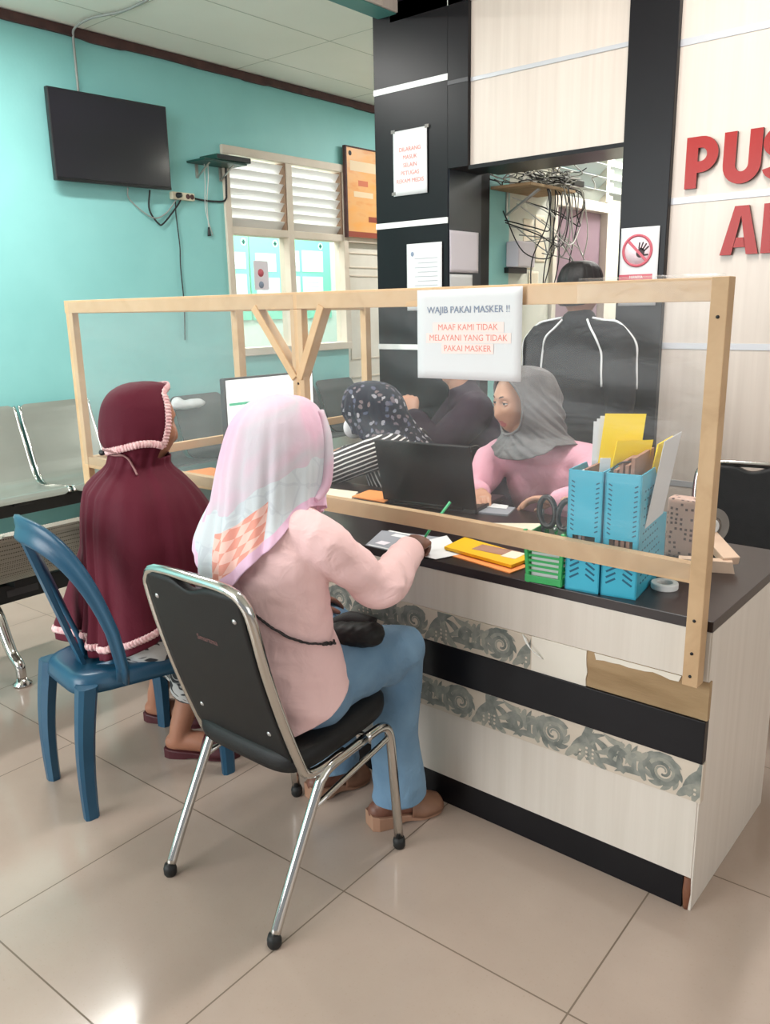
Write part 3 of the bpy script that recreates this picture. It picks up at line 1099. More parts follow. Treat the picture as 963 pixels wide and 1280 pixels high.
# ------------------------------------------------------------------ partition of sticks and film
part = thing('counter_partition', 'pine stick screen with clear plastic film standing on the reception desk', 'partition', (-1.22, -.02, .59))
Y0, Y1 = -.034, -.007
def stick(name, lo, hi, m='pine', **k): return obj(name, MB().box(lo, hi, .002), M[m], part, **k)
stick('post', (-.044, Y0 - .010, .588), (-.010, Y1, 1.446), 'pine_dull')
stick('post', (-2.455, Y0, .70), (-2.41, Y1, 1.446))
stick('post', (-1.235, Y0 + .002, .735), (-1.188, Y1, 1.40))
tr_ = MB().bar((-2.4585, (Y0 + Y1) / 2, 1.4245), (-.044, (Y0 + Y1) / 2, 1.4225), Y1 - Y0 + .002, .046, (0, 0, 1), .002)
obj('top_rail', tr_, M['pine'], part)
lr = MB()
pts = [V((-2.41, -.018, .832)), V((-1.9, -.018, .835)), V((-1.2, -.019, .842)), V((-.7, -.019, .846)), V((-.35, -.018, .842)), V((-.044, -.018, .838))]
lr.ring_loft([[p + V((0, a, b)) for a, b in ((-.013, -.021), (.013, -.021), (.013, .021), (-.013, .021))] for p in catmull(pts, 4)], smooth=False)
obj('bottom_rail', lr, M['pine_dull'], part)
obj('brace', MB().bar((-1.385, -.021, 1.408), (-1.222, -.021, 1.205), .024, .036, (0, 1, 0), .002), M['pine'], part)
obj('brace', MB().bar((-1.105, -.021, 1.408), (-1.204, -.021, 1.205), .024, .036, (0, 1, 0), .002), M['pine'], part)
for z in (.74, .665, .612, 1.37):
    obj('screw', MB().lathe([(0, .0015), (.0035, .001), (.0035, -.004)], (-.027, Y0 - .0105, z), (0, -1, 0), 10), M['black_matt'], part)
obj('screw', MB().lathe([(0, .0015), (.0035, .001), (.0035, -.004)], (-1.212, Y0 + .0015, 1.19), (0, -1, 0), 10), M['black_matt'], part)
# left return of the screen along the wing
for y in (.785, 1.665):
    stick('post', (-2.452, y - .02, .735), (-2.412, y + .02, 1.40))
obj('top_rail', MB().bar((-2.432, 0, 1.42), (-2.432, 1.69, 1.41), .028, .04, (0, 0, 1), .002), M['pine'], part)
obj('bottom_rail', MB().bar((-2.432, 0, .832), (-2.432, 1.69, .83), .026, .036, (0, 0, 1), .002), M['pine'], part)


def film_sheet(o, ux, uy, nx, ny, amp, seed, nrm):
    o, ux, uy, nrm = V(o), V(ux), V(uy), V(nrm)
    def f(u, v):
        p = o + ux * u + uy * v
        e = min(u, 1 - u, v, 1 - v) * 8
        k = min(1, e)
        a = noise.noise(V((u * 3.1 + seed, v * 2.0, 0))) + .5 * noise.noise(V((u * 6 + v * 5 + seed, v * 4.4 - u * 3, 3)))
        a += .35 * math.sin((u * .8 + v * 1.9) * 17 + 3 * noise.noise(V((u * 2, v * 2, seed))))
        return p + nrm * amp * a * k
    me = MB().grid(f, nx, ny).mesh('film')
    return me


obj('film_panel', film_sheet((-1.20, -.037, .825), (1.156, 0, 0), (0, 0, .615), 70, 44, .006, 1.3, (0, -1, 0)), M['film'], part)
obj('film_panel', film_sheet((-2.43, -.036, .825), (1.215, 0, 0), (0, 0, .615), 70, 44, .006, 7.7, (0, -1, 0)), M['film_hazy'], part)
obj('film_panel', film_sheet((-2.446, 0.0, .82), (0, 1.68, 0), (0, 0, .60), 80, 40, .007, 4.1, (-1, 0, 0)), M['film'], part)
# crinkled film folded over the top rail near the right corner
def wrap(u, v):
    x = -.33 + .30 * u
    a = v * PI
    r = .002 + .0022 * (1 + noise.noise(V((u * 16, v * 5, 2)))) 
    ring = [V((0, Y0 - .002, 1.400)), V((0, Y0 - .002, 1.448)), V((0, Y1 + .002, 1.448)), V((0, Y1 + .002, 1.405))]
    s = v * 3; i = min(2, int(s)); q = ring[i].lerp(ring[i + 1], s - i)
    n_ = [V((0, -1, .0)), V((0, 0, 1)), V((0, 1, 0))][i]
    return V((x, q.y, q.z)) + n_ * r
obj('film_wrap', MB().grid(wrap, 40, 18), M['film'], part)
# ------------------------------------------------------------------ black padded chair on chrome tubes (faces +y)
def padded_chair(name, label, loc, rz, group=None):
    t = thing(name, label, 'chair', loc, rz, group)
    L = True
    for s in (-1, 1):
        x = .195 * s
        side = [V((x, -.225, .022)), V((x, -.18, .112)), V((x, -.072, .315)), V((x, -.050, .345)), V((x, -.015, .362)), V((x, .10, .376)), V((x, .155, .380)),
                V((x, .182, .368)), V((x, .196, .335)), V((x, .205, .25)), V((x, .225, .022))]
        mid = 6
        obj('leg', MB().tube(side[:6], .0125, 12, 4), M['chrome'], t, local=L)
        obj('leg', MB().tube(side[5:], .0125, 12, 4), M['chrome'], t, local=L)
        obj('side_stretcher', MB().tube([(x, -.090, .278), (x, .06, .312), (x, .170, .335), (x, .196, .345)], .0075, 10, 3), M['chrome'], t, local=L)
        for y in (-.225, .225):
            obj('foot_cap', MB().lathe([(0, 0), (.013, 0), (.0165, .006), (.017, .02), (.0135, .032), (0, .032)], (x, y, 0), n=14), M['rubber'], t, local=L)
    obj('cross_bar', MB().tube([(-.195, .12, .368), (.195, .12, .368)], .009, 10), M['chrome'], t, local=L)
    # seat cushion, rising to the front
    def seat_ring(z, grow, n=40):
        out = []
        for k in range(n):
            a = 2 * PI * k / n
            c, s_ = math.cos(a), math.sin(a)
            x = (.192 + grow) * math.copysign(abs(c) ** .38, c)
            y = .045 + (.178 + grow) * math.copysign(abs(s_) ** .38, s_)
            out.append(V((x * (1 - .05 * (y < 0) * abs(y) / .2), y, z + (y + .13) * .125)))
        return out
    sm = MB().ring_loft([seat_ring(.366, -.006), seat_ring(.370, .0), seat_ring(.385, .003), seat_ring(.405, .002), seat_ring(.417, -.008), seat_ring(.422, -.04), seat_ring(.4235, -.10), seat_ring(.424, -.15)])
    obj('seat', sm, M['vinyl'], t, local=L)
    # back frame tube
    def bp(x, s):       # s 0 bottom .. 1 top on the leaning back plane
        return V((x, -.100 - .132 * s - .012 * math.sin(PI * s), .385 + .452 * s))
    hw = .178
    loop = [V((hw + .012, .03, .372)), V((hw + .008, -.045, .360)), V((hw + .002, -.088, .366)), bp(hw, .04), bp(hw, .3), bp(hw, .6), bp(hw, .86), bp(hw - .012, .95), bp(hw - .05, 1.0), bp(0, 1.008)]
    left = [V((-p.x, p.y, p.z)) for p in loop[:-1]][::-1]
    obj('back_frame', MB().tube(loop + left, .0125, 12, 3), M['chrome'], t, local=L)
    # black board back with the finger gap under the top tube
    def back(side):
        def f(u, v):
            x = (u - .5) * 2
            s = .0 + .992 * v
            lim = 1.0
            gap = .042 * max(0, math.cos(min(1.57, abs(x) * 3.4))) ** 2 if v > .6 else 0
            s2 = s - gap * max(0, (v - .6) / .4) ** 3
            wx = .168 * (1 - .10 * max(0, (v - .92) / .08) ** 2.5 - .16 * max(0, (.06 - v) / .06) ** 2)
            p = bp(x * wx, s2 - .0)
            dip = -.012 * (1 - x * x) * (1 if side > 0 else 1)
            return p + V((0, side * .011 + dip * .3, 0))
        return f
    b = MB()
    nu, nv = 24, 30
    fa, fb = back(1), back(-1)
    A = [[b.bm.verts.new(fa(i / nu, j / nv)) for i in range(nu + 1)] for j in range(nv + 1)]
    B = [[b.bm.verts.new(fb(i / nu, j / nv)) for i in range(nu + 1)] for j in range(nv + 1)]
    for j in range(nv):
        for i in range(nu):
            b.bm.faces.new((A[j][i], A[j][i + 1], A[j + 1][i + 1], A[j + 1][i])).smooth = True
            b.bm.faces.new((B[j][i], B[j + 1][i], B[j + 1][i + 1], B[j][i + 1])).smooth = True
    for j in range(nv):
        for i in (0, nu):
            b.bm.faces.new((A[j][i], A[j + 1][i], B[j + 1][i], B[j][i]))
    for i in range(nu):
        for j in (0, nv):
            b.bm.faces.new((A[j][i], A[j][i + 1], B[j][i + 1], B[j][i]))
    obj('backrest', b, M['vinyl'], t, local=L)
    n_ = (bp(0, .6) - bp(0, .4)).normalized().cross(V((1, 0, 0)))
    rear = V((0, -1, -.285)).normalized()
    for x, s in ((-.135, .86), (.135, .86), (-.115, .2), (.125, .2)):
        obj('screw', MB().lathe([(0, .003), (.004, .0028), (.0065, .001), (.0065, -.004)], bp(x, s) + rear * .0115, rear, 12), M['screw'], t, local=L)
    up = (bp(0, .8) - bp(0, .7)).normalized()
    tm = text_mesh('Smartma', .020, plane_m(bp(0.02, .70) + rear * .0150, (1, 0, 0), up), .0002, .0)
    o = obj('maker_lettering', tm, mat('faded_red_print', (122, 86, 84), .6), t, local=L)
    return t


pc = padded_chair('padded_chair', 'black padded chair with chrome frame under the woman in the pale pink shirt', (-.885, -.465, 0), 0)
dup(pc, (-.26, 1.06, 0), math.radians(192), 'empty black padded chair behind the desk against the cream wall')
dup(pc, (-.93, 1.10, 0), math.radians(188), 'black padded chair under the woman in the grey headscarf')
dup(pc, (-1.53, .90, 0), math.radians(100), 'black padded chair under the woman in the floral headscarf')
dup(pc, (-1.455, 1.44, 0), math.radians(125), 'black padded chair under the person in the dark purple coat')


# ------------------------------------------------------------------ blue plastic chair (faces +y)
bc = thing('plastic_chair', 'blue moulded plastic chair with open arched back under the woman in maroon', 'chair', (-1.575, -.46, 0), math.radians(-8))
def trap(z, g=0.0, n=36):
    out = []
    for k in range(n):
        a = 2 * PI * k / n
        c, s = math.cos(a), math.sin(a)
        y = .195 * math.copysign(abs(s) ** .35, s)
        hw = .165 + .04 * (y / .195)
        out.append(V(((hw + g) * math.copysign(abs(c) ** .35, c), y + g * math.copysign(1, s) * .9 + 0, z + .004 * (y / .2))))
    return out
obj('seat', MB().ring_loft([trap(.372, .010), trap(.385, .008), trap(.405, .004), trap(.418, -.004), trap(.421, -.018), trap(.414, -.05), trap(.411, -.12)]), M['plastic_blue'], bc, local=True)
obj('seat_rim', MB().ring_loft([trap(.372, .0105), trap(.372, .002), trap(.40, -.002)], cap=False), M['plastic_blue'], bc, local=True)
for sx, sy in ((-1, -1), (1, -1), (-1, 1), (1, 1)):
    tx, ty = (.128, -.175) if sy < 0 else (.180, .170)
    fx, fy = (.138, -.205) if sy < 0 else (.205, .205)
    rings = []
    for k in range(9):
        s = k / 8
        w_ = .040 * (1 - s) + .024 * s
        th = .028 * (1 - s) + .020 * s
        bow = .012 * math.sin(PI * s)
        c = V((sx * (tx + (fx - tx) * s + bow * .3), ty + (fy - ty) * s + (bow * (-1 if sy < 0 else 1)), .395 * (1 - s)))
        rings.append([c + V((sx * a * w_, b_ * th * (1 if sy > 0 else -1) * -1, 0)) for a, b_ in ((-.8, -.5), (-.2, -1), (.55, -1), (.8, -.6), (.8, .6), (.5, 1), (-.1, .9), (-.7, .5))])
    obj('leg', MB().ring_loft(rings, smooth=False), M['plastic_blue'], bc, local=True)
    f = rings[-1]
# arched back: flat band following a bow that wraps forward at the sides
arch = []
K = 26
for k in range(K + 1):
    a = PI * k / K
    c, s = math.cos(a), math.sin(a)
    x = .182 * math.copysign(abs(c) ** .66, c)
    z = .58 + .284 * abs(s) ** .78
    y = -.130 - .140 * ((z - .40) / .46) + .050 * (x / .18) ** 2
    arch.append(V((x, y, z)))
low = [V((.128, -.095, .402)), V((.146, -.100, .45)), V((.168, -.118, .52))]
path = [p + V((.068, 0, -.012 * max(0, (p.z - .45) / .4))) for p in low + arch + [V((-p.x, p.y, p.z)) for p in low[::-1]]]
wid = []
rings = []
for i, p in enumerate(path):
    t_ = (path[min(i + 1, len(path) - 1)] - path[max(i - 1, 0)]).normalized()
    nrm = V((-p.x * 1.1, .30, -.05)).normalized()
    nrm = (nrm - t_ * nrm.dot(t_)).normalized()
    side = t_.cross(nrm)
    fz = max(0, (p.z - .60) / .26)
    hwid = .018 + .017 * fz ** 1.5
    rings.append([p + side * a * hwid + nrm * b * .0075 for a, b in ((-1, -.6), (-.8, -1), (-.3, -.7), (0, -.4), (.3, -.7), (.8, -1), (1, -.6), (1, .6), (.8, 1), (-.8, 1), (-1, .6))])
obj('back_arch', MB().ring_loft(rings, smooth=True), M['plastic_blue'], bc, local=True)
for q, x0 in enumerate((-.098, -.064)):
    sl = []
    for k in range(11):
        s = k / 10
        z = .400 + s * (.40 - .03 * q * 0)
        x = x0 - .055 * s * (1.0 - .15 * q)
        p = V((x + .068, -.134 - .142 * ((z - .40) / .46) + .050 * (x / .18) ** 2, z))
        sl.append([p + V((a * .015, b * .006, 0)) for a, b in ((-1, -1), (1, -1), (1, 1), (-1, 1))])
    obj('back_slat', MB().ring_loft(sl, smooth=False), M['plastic_blue'], bc, local=True)


# ------------------------------------------------------------------ gang benches (built facing +y, seats along x)
def gang_bench(name, label, n, loc, rz, seat_m, back_h=.865, pitch=.49, chrome_edge=True, inset=.22, cat='bench'):
    t = thing(name, label, cat, loc, rz)
    prof = [(.215, .395), (.205, .418), (.18, .428), (.05, .412), (-.10, .402), (-.165, .425), (-.205, .49), (-.245, .60), (-.290, .72), (-.325, back_h - .035), (-.345, back_h)]
    if back_h < .8:
        k = (back_h - .40) / .465
        prof = [(y, z if z < .45 else .40 + (z - .40) * k) for y, z in prof]
    pp = catmull([V((0, y, z)) for y, z in prof], 4)
    for i in range(n):
        cx = (i - (n - 1) / 2) * pitch
        hw = pitch / 2 - .022
        m = MB()
        rings = []
        for k, p in enumerate(pp):
            tn = (pp[min(k + 1, len(pp) - 1)] - pp[max(k - 1, 0)]).normalized()
            nn = V((0, -tn.z, tn.y))
            e = min(k, len(pp) - 1 - k)
            w_ = hw - (.03 * (1 - e / 3) ** 2 if e < 3 else 0)
            rings.append([p + V((cx + a * w_, 0, 0)) + nn * b for a, b in ((-1, -.005), (1, -.005), (1, .006), (.9, .009), (-.9, .009), (-1, .006))])
        obj('seat', m.ring_loft(rings, smooth=False), seat_m, t, local=True)
        for s in (-1, 1):
            if chrome_edge:
                obj('edge_tube', MB().tube([p + V((cx + s * (hw + .006), 0, 0)) for p in pp[1:-1]], .009, 8), M['chrome'], t, local=True)
        obj('seat_bracket', MB().box((cx - .06, -.10, .355), (cx + .06, .12, .402), .004), M['black_matt'], t, local=True)
    half = n * pitch / 2
    obj('beam', MB().box((-half - .04, -.035, .282), (half + .04, .035, .358), .004), M['black_matt'], t, local=True)
    obj('beam_label', MB().box((half - .30, -.0365, .306), (half - .17, -.0345, .334), .0004), M['dark_strip'], t, local=True)
    for s in ((-1, 1) if n > 1 else (0,)):
        x = s * (half - inset)
        for d in (-1, 1):
            yy = .20 if d < 0 else .26
            obj('leg', MB().tube([(x, d * .02, .29), (x, d * .07, .25), (x, d * (yy - .06), .125), (x, d * (yy - .008), .085), (x, d * yy, .06), (x, d * yy, .03)], [.024, .024, .021, .02, .019, .019], 12, 3), M['chrome'], t, local=True)
            obj('foot', MB().lathe([(0, 0), (.034, 0), (.036, .008), (.022, .018), (.018, .034), (0, .034)], (x, d * yy, 0), n=18), M['chrome'], t, local=True)
    return t


gang_bench('waiting_bench', 'grey steel waiting bench with chrome edges standing against the teal wall', 3, (-4.06, .43, 0), math.radians(-90), M['grey_seat'])
gang_bench('waiting_bench', 'dark waiting bench against the teal wall, seen through the plastic film', 5, (-4.06, 2.50, 0), math.radians(-90), M['dark_seat'], back_h=.81, chrome_edge=False)
gang_bench('waiting_bench', 'low perforated steel waiting bench turned its back, behind the blue chair', 2, (-2.66, -.49, 0), math.radians(90), M['perf_steel'], back_h=.735, pitch=.47, chrome_edge=True, inset=.36)

# small table behind the staff with papers on it
tb = thing('side_table', 'small wooden side table with papers between the seated staff', 'table', (-1.74, 1.38, 0))
obj('table_top', MB().box((-.14, -.22, .715), (.14, .22, .74), .003), M['cream_lam'], tb, local=True)
for x in (-.118, .118):
    for y in (-.195, .195):
        obj('leg', MB().box((x - .018, y - .018, 0), (x + .018, y + .018, .715), .003), M['desk_dark'], tb, local=True)
# ------------------------------------------------------------------ things on the left wall
tv = thing('television', 'black flat screen television mounted high on the teal wall', 'television', (LX, 1.49, 2.45))
Rv = Matrix.Translation((LX + .085, 1.49, 2.447)) @ Matrix.Rotation(math.radians(2.0), 4, 'Y') @ Matrix.Rotation(math.radians(1.0), 4, 'X')
obj('casing', MB().box((-.022, -.418, -.258), (.014, .418, .258), .006, Rv), M['black_plastic'], tv)
obj('screen', MB().box((.0135, -.408, -.238), (.0155, .408, .250), .0005, Rv), M['screen_off'], tv)
obj('bezel_bottom', MB().box((.014, -.415, -.2575), (.018, .415, -.242), .002, Rv), M['black_plastic'], tv)
obj('wall_mount', MB().box((LX + .001, 1.36, 2.33), (LX + .056, 1.62, 2.56), .003), M['black_matt'], tv)


def cable(name, pts, r, m, label, n=6, sub=6, group=None):
    return solo(name, MB().tube(pts, r, n, sub), m, label, 'cable', group)


X0 = LX + .012
cable('television_cable', [(-3.70, 1.36, 3.07), (-3.95, 1.36, 3.066), (-4.16, 1.29, 3.060), (-4.36, 1.305, 3.055), (-4.425, 1.325, 3.02), (X0 + .01, 1.325, 2.9), (X0 + .02, 1.318, 2.70)], .0075, M['cable_grey'], 'grey cable running from the ceiling down to the top of the television')
cable('television_cable', [(X0 + .03, 1.60, 2.19), (X0, 1.63, 2.12), (X0 + .01, 1.78, 2.02), (X0, 1.90, 2.05), (X0 + .01, 2.0, 2.155)], .0045, M['cable_grey'], 'pale sagging cable from below the television to the power strip')
cable('television_cable', [(X0 + .03, 1.77, 2.19), (X0, 1.775, 2.07), (X0 + .01, 1.83, 1.985), (X0 + .006, 1.88, 1.99), (X0 + .01, 2.0, 2.11), (X0 + .012, 2.04, 2.165)], .006, M['cable_black'], 'black looped cable below the right end of the television')
cable('hanging_cable', [(X0, 1.995, 2.15), (X0, 1.99, 2.05), (X0 + .003, 2.0, 1.85), (X0, 1.995, 1.7), (X0 + .002, 2.0, 1.45), (X0, 1.985, 1.2)], .004, M['cable_black'], 'thin black cable hanging down the wall below the power strip')
ps = thing('power_strip', 'ivory power strip with black plugs on the wall beside the television', 'power strip', (LX, 2.05, 2.175))
obj('casing', MB().box((LX, 1.955, 2.15), (LX + .035, 2.145, 2.20), .006), M['ivory'], ps)
for y in (2.085, 2.12):
    obj('socket', MB().lathe([(0, .001), (.014, .0012), (.017, .0025), (.017, -.002)], (LX + .035, y, 2.175), (1, 0, 0), 16), M['trim_brown'], ps)
pg = solo('power_plug', MB().tube([(LX + .036, 2.00, 2.176), (LX + .062, 2.00, 2.176), (LX + .070, 1.985, 2.168)], [.020, .017, .008], 12, 2), M['black_plastic'], 'black plug pushed into the left socket of the power strip', 'plug')
cable('power_cable', [(X0, 2.146, 2.172), (X0, 2.25, 2.165), (X0, 2.40, 2.17), (X0 + .016, 2.43, 2.19), (X0 + .02, 2.435, 2.24), (X0 + .024, 2.44, 2.40)], .007, M['cable_black'], 'thick black cable from the power strip up to the small shelf')
sh = thing('wall_shelf', 'narrow dark green shelf on the wall at the top of the window', 'shelf', (LX, 2.33, 2.40))
obj('shelf_board', MB().box((LX, 2.12, 2.402), (LX + .20, 2.50, 2.416), .003), M['green_dark'], sh)
obj('bracket', MB().box((LX + .0, 2.19, 2.31), (LX + .006, 2.215, 2.402), .001).bar((LX + .004, 2.203, 2.315), (LX + .15, 2.203, 2.40), .012, .006), M['steel'], sh)
obj('bracket', MB().box((LX + .0, 2.40, 2.31), (LX + .006, 2.425, 2.402), .001).bar((LX + .004, 2.413, 2.315), (LX + .15, 2.413, 2.40), .012, .006), M['steel'], sh)
sb = thing('set_top_box', 'flat black set-top box lying on the green shelf', 'set-top box', (LX + .11, 2.36, 2.417))
obj('casing', MB().box((LX + .02, 2.22, 2.417), (LX + .21, 2.53, 2.452), .004), M['green_dark'], sb)
obj('front_panel', MB().box((LX + .2095, 2.225, 2.42), (LX + .2125, 2.525, 2.449), .001), M['black_plastic'], sb)
cable('hanging_cable', [(LX + .06, 2.26, 2.405), (LX + .05, 2.262, 2.30), (X0, 2.266, 2.15), (X0, 2.268, 1.98)], .0035, M['cable_white'], 'pale thin cable hanging from the shelf to a small black plug')
pgl = solo('hanging_plug', MB().tube([(X0, 2.268, 1.985), (X0, 2.268, 1.95), (X0, 2.27, 1.925)], [.006, .011, .014], 10, 2), M['black_plastic'], 'small black plug hanging below the shelf', 'plug')
cable('hanging_cable', [(LX + .05, 2.235, 2.405), (LX + .04, 2.24, 2.28), (X0, 2.25, 2.10), (X0, 2.30, 1.93)], .003, M['cable_white'], 'second pale cable hanging loose beside the small plug')

# tilted poster board partly behind the column
po = thing('poster_board', 'orange poster board in a thin frame beside the louvers', 'poster', (LX, 3.95, 1.98))
obj('board', MB().box((LX + .04, 3.715, 1.99), (LX + .055, 4.40, 2.70), .002), M['orange_board'], po)
obj('board_frame', MB().box((LX + .03, 3.70, 1.985), (LX + .062, 3.716, 2.705), .001).box((LX + .03, 3.70, 2.70), (LX + .062, 4.42, 2.71), .001).box((LX + .03, 4.40, 1.985), (LX + .062, 4.42, 2.705), .001), M['trim_brown'], po)
def pblock(y0, y1, z0, z1, m): obj('printed_block', MB().box((LX + .055, y0, z0), (LX + .0562, y1, z1)), m, po)
pblock(3.715, 4.40, 1.99, 2.035, M['poster_maroon'])
pblock(3.86, 3.985, 2.405, 2.45, M['poster_brick'])
pblock(3.80, 4.05, 2.315, 2.36, M['poster_pale'])
pblock(3.985, 4.15, 2.12, 2.165, M['poster_maroon'])
pblock(3.76, 4.36, 2.52, 2.60, M['poster_pale'])
obj('emblem', MB().lathe([(0, .0012), (.018, .001), (.02, 0)], (LX + .0552, 3.765, 2.655), (1, 0, 0), 14), M['black_matt'], po)

# mint notice boards with papers on the corridor wall
def notice_board(y0, y1, label, emblem_y, papers):
    t = thing('notice_board', label, 'notice board', (-6.03, (y0 + y1) / 2, 1.3))
    obj('board', MB().box((-6.058, y0, 1.30), (-6.04, y1, 2.16), .002), M['board_green'], t)
    obj('emblem', MB().lathe([(.026, .0015), (.036, .001), (.036, 0), (.026, 0)], (-6.039, emblem_y, 2.06), (1, 0, 0), 20, closed=True), M['paper'], t)
    obj('emblem_cross', MB().box((-6.04, emblem_y - .006, 2.04), (-6.037, emblem_y + .006, 2.08)).box((-6.04, emblem_y - .02, 2.054), (-6.0372, emblem_y + .02, 2.066)), M['green_dark'], t)
    for a, b, c, d in papers:
        p = obj('paper', MB().box((-6.04, a, c), (-6.037, b, d)), M['paper'], t)
        ln = MB()
        for k in range(4):
            z = d - (d - c) * (.25 + .17 * k)
            ln.box((-6.0372, a + (b - a) * .22, z - .004), (-6.0364, a + (b - a) * .78, z))
        obj('printed_lines', ln, M['ink_line'], p)
notice_board(3.66, 4.03, 'mint notice board with papers behind the left window pane', 3.975, [(3.72, 3.99, 1.80, 1.96), (3.72, 3.99, 1.50, 1.75)])
notice_board(4.05, 4.50, 'narrow mint notice board with papers between the other two boards', 4.40, [(4.12, 4.40, 1.78, 1.96), (4.12, 4.44, 1.48, 1.72)])
notice_board(4.54, 5.22, 'wide mint notice board with papers behind the right window pane', 5.07, [(4.59, 4.74, 1.79, 2.0), (4.78, 5.10, 1.79, 2.01), (4.57, 4.74, 1.5, 1.74), (4.78, 5.09, 1.5, 1.74)])
st = thing('window_notice', 'grey notice with a red round mark on the left window pane', 'notice', (LX - .037, 2.78, 1.55))
obj('sheet', MB().box((LX - .0405, 2.72, 1.55), (LX - .0395, 2.87, 1.77)), M['paper_pink'], st)
obj('red_mark', MB().lathe([(0, .0008), (.03, .0008), (.03, 0)], (LX - .0395, 2.79, 1.68), (1, 0, 0), 20), M['sign_red'], st)
obj('dark_mark', MB().lathe([(0, .0008), (.026, .0008), (.026, 0)], (LX - .0395, 2.79, 1.59), (1, 0, 0), 20), M['ink_grey'], st)
solo('white_cloth', wrinkle(fuse(MB().ball((-4.33, 1.89, .755), (.05, .15, .035)).ball((-4.33, 1.80, .77), (.04, .05, .045)).ball((-4.33, 1.96, .755), (.045, .07, .035)), .01, 3), lambda c, n: .006 * noise.noise(c * 22)), M['paper'], 'white bundle lying on top of the dark waiting bench', 'cloth')


# ------------------------------------------------------------------ papers and signs
def paper_thing(name, label, cat, M_, w_, h_, m='paper', bend=0.0, th=.0006, parent=None):
    t = thing(name, label, cat, M_.translation)
    def f(u, v):
        z = bend * (math.sin(u * 5 + v * 3) * .5 + (2 * abs(u - .5)) ** 2 * (1 - v))
        return M_ @ V(((u - .5) * w_, (v - .5) * h_, z))
    obj('sheet', solid(MB().grid(f, 12, 10).mesh('s'), th, 0), M[m], t)
    return t


def lettering(t, M_, rows, depth=.0002, z=.0016):
    for txt, size, x, y, m, bold in rows:
        me = text_mesh(txt, size, M_ @ Matrix.Translation((x, y, z)), depth, bold)
        obj('lettering', me, M[m], t)


# mask notice taped on the film
Mp = plane_m((-.611, -.047, 1.333), (1, 0, .006), (0, 0, 1))
ms_ = paper_thing('mask_notice', 'white mask notice taped to the front of the plastic film and top rail', 'notice', Mp, .300, .214, bend=.0005)
for y, w_ in ((.017, .205), (-.008, .245), (-.033, .15)):
    obj('highlight', MB().box((-w_ / 2, y - .012, .0011), (w_ / 2, y + .012, .0013), 0, Mp), M['ink_pink_box'], ms_)
lettering(ms_, Mp, [('WAJIB PAKAI MASKER !!', .0225, 0, .058, 'ink_grey', .0), ('MAAF KAMI TIDAK', .0205, 0, .017, 'ink_red', .0), ('MELAYANI YANG TIDAK', .0205, 0, -.008, 'ink_red', .0), ('PAKAI MASKER', .0205, 0, -.033, 'ink_red', .0)], z=.0015)
# notices on the column
Mc = plane_m((-2.179, YW - .0075, 2.10), (1, 0, 0), (0, 0, 1))
pn = paper_thing('column_notice', 'white notice with red lines, upper sheet on the black column', 'notice', Mc, .213, .305, bend=.0006)
lettering(pn, Mc, [(s, .028, 0, .062 - .037 * k, 'ink_red', .0) for k, s in enumerate(('DILARANG', 'MASUK', 'SELAIN', 'PETUGAS', 'REKAM MEDIS'))], z=.0014)
tp = MB()
for x, z in ((-.106, .152), (.106, .152), (-.106, -.14)):
    tp.box((x - .012, z - .008, .002), (x + .012, z + .008, .0026), 0, Mc)
obj('tape', tp, M['tape_clear'], pn)
Mc2 = plane_m((-2.095, YW - .0075, 1.546), (1, 0, 0), (0, 0, 1))
pn2 = paper_thing('column_notice', 'white letter with grey lines, lower sheet on the black column', 'notice', Mc2, .222, .33, bend=.0006)
ln = MB()
for k in range(9):
    ln.box((-.06 + .02 * (k % 2), .09 - .022 * k, .0010), (.085, .0925 - .022 * k, .0014), 0, Mc2)
obj('printed_lines', ln, M['ink_line'], pn2)
obj('crest', MB().ball(Mc2 @ V((-.075, .115, .0010)), (.010, .001, .012), 10, 8), M['ink_grey'], pn2)
Mj = plane_m((-1.9485, 1.886, 1.664), (0, 1, 0), (0, 0, 1))
paper_thing('jamb_notice', 'lilac sheet on the dark side of the column beside the doorway', 'notice', Mj, .255, .20, 'paper_pink', .001)
Mj2 = plane_m((-1.9485, 1.86, 1.46), (0, 1, 0), (0, 0, 1))
paper_thing('jamb_notice', 'white sheet under the lilac sheet on the side of the column', 'notice', Mj2, .20, .19, 'paper', .001)
# no touching sign on the pillar
Ms = plane_m((-.950, YW - .0355, 1.545), (1, 0, 0), (0, 0, 1))
sg = paper_thing('no_touching_sign', 'white no-touching sign with a crossed-out hand on the black pillar', 'sign', Ms, .166, .315, bend=0)
obj('pink_disc', MB().lathe([(0, .001), (.056, .001), (.056, 0)], Ms @ V((-.008, .065, .0006)), (0, -1, 0), 40), M['sign_pink'], sg)
hd = MB()
hp = Ms @ Matrix.Translation((.006, .056, .0018)) @ Matrix.Rotation(math.radians(-28), 4, 'Z')
hd.prism([(.018 * math.cos(a) * (1.0 if math.sin(a) < 0 else .95), .020 * math.sin(a)) for a in [2 * PI * k / 24 for k in range(24)]], hp, .0006)
obj('hand_mark', hd, M['hand_dark'], sg)
for a, l, x in ((24, .026, -.014), (8, .032, -.006), (-6, .033, .002), (-20, .029, .010)):
    R_ = hp @ Matrix.Translation((x, .012, 0)) @ Matrix.Rotation(math.radians(a), 4, 'Z')
    obj('finger_mark', MB().prism([(-.0032, 0), (.0032, 0), (.0034, l * .9), (0, l), (-.0034, l * .9)], R_, .0006), M['hand_dark'], sg)
R_ = hp @ Matrix.Translation((.014, -.004, 0)) @ Matrix.Rotation(math.radians(-58), 4, 'Z')
obj('finger_mark', MB().prism([(-.004, 0), (.004, 0), (.0035, .022), (0, .025), (-.0035, .022)], R_, .0006), M['hand_dark'], sg)
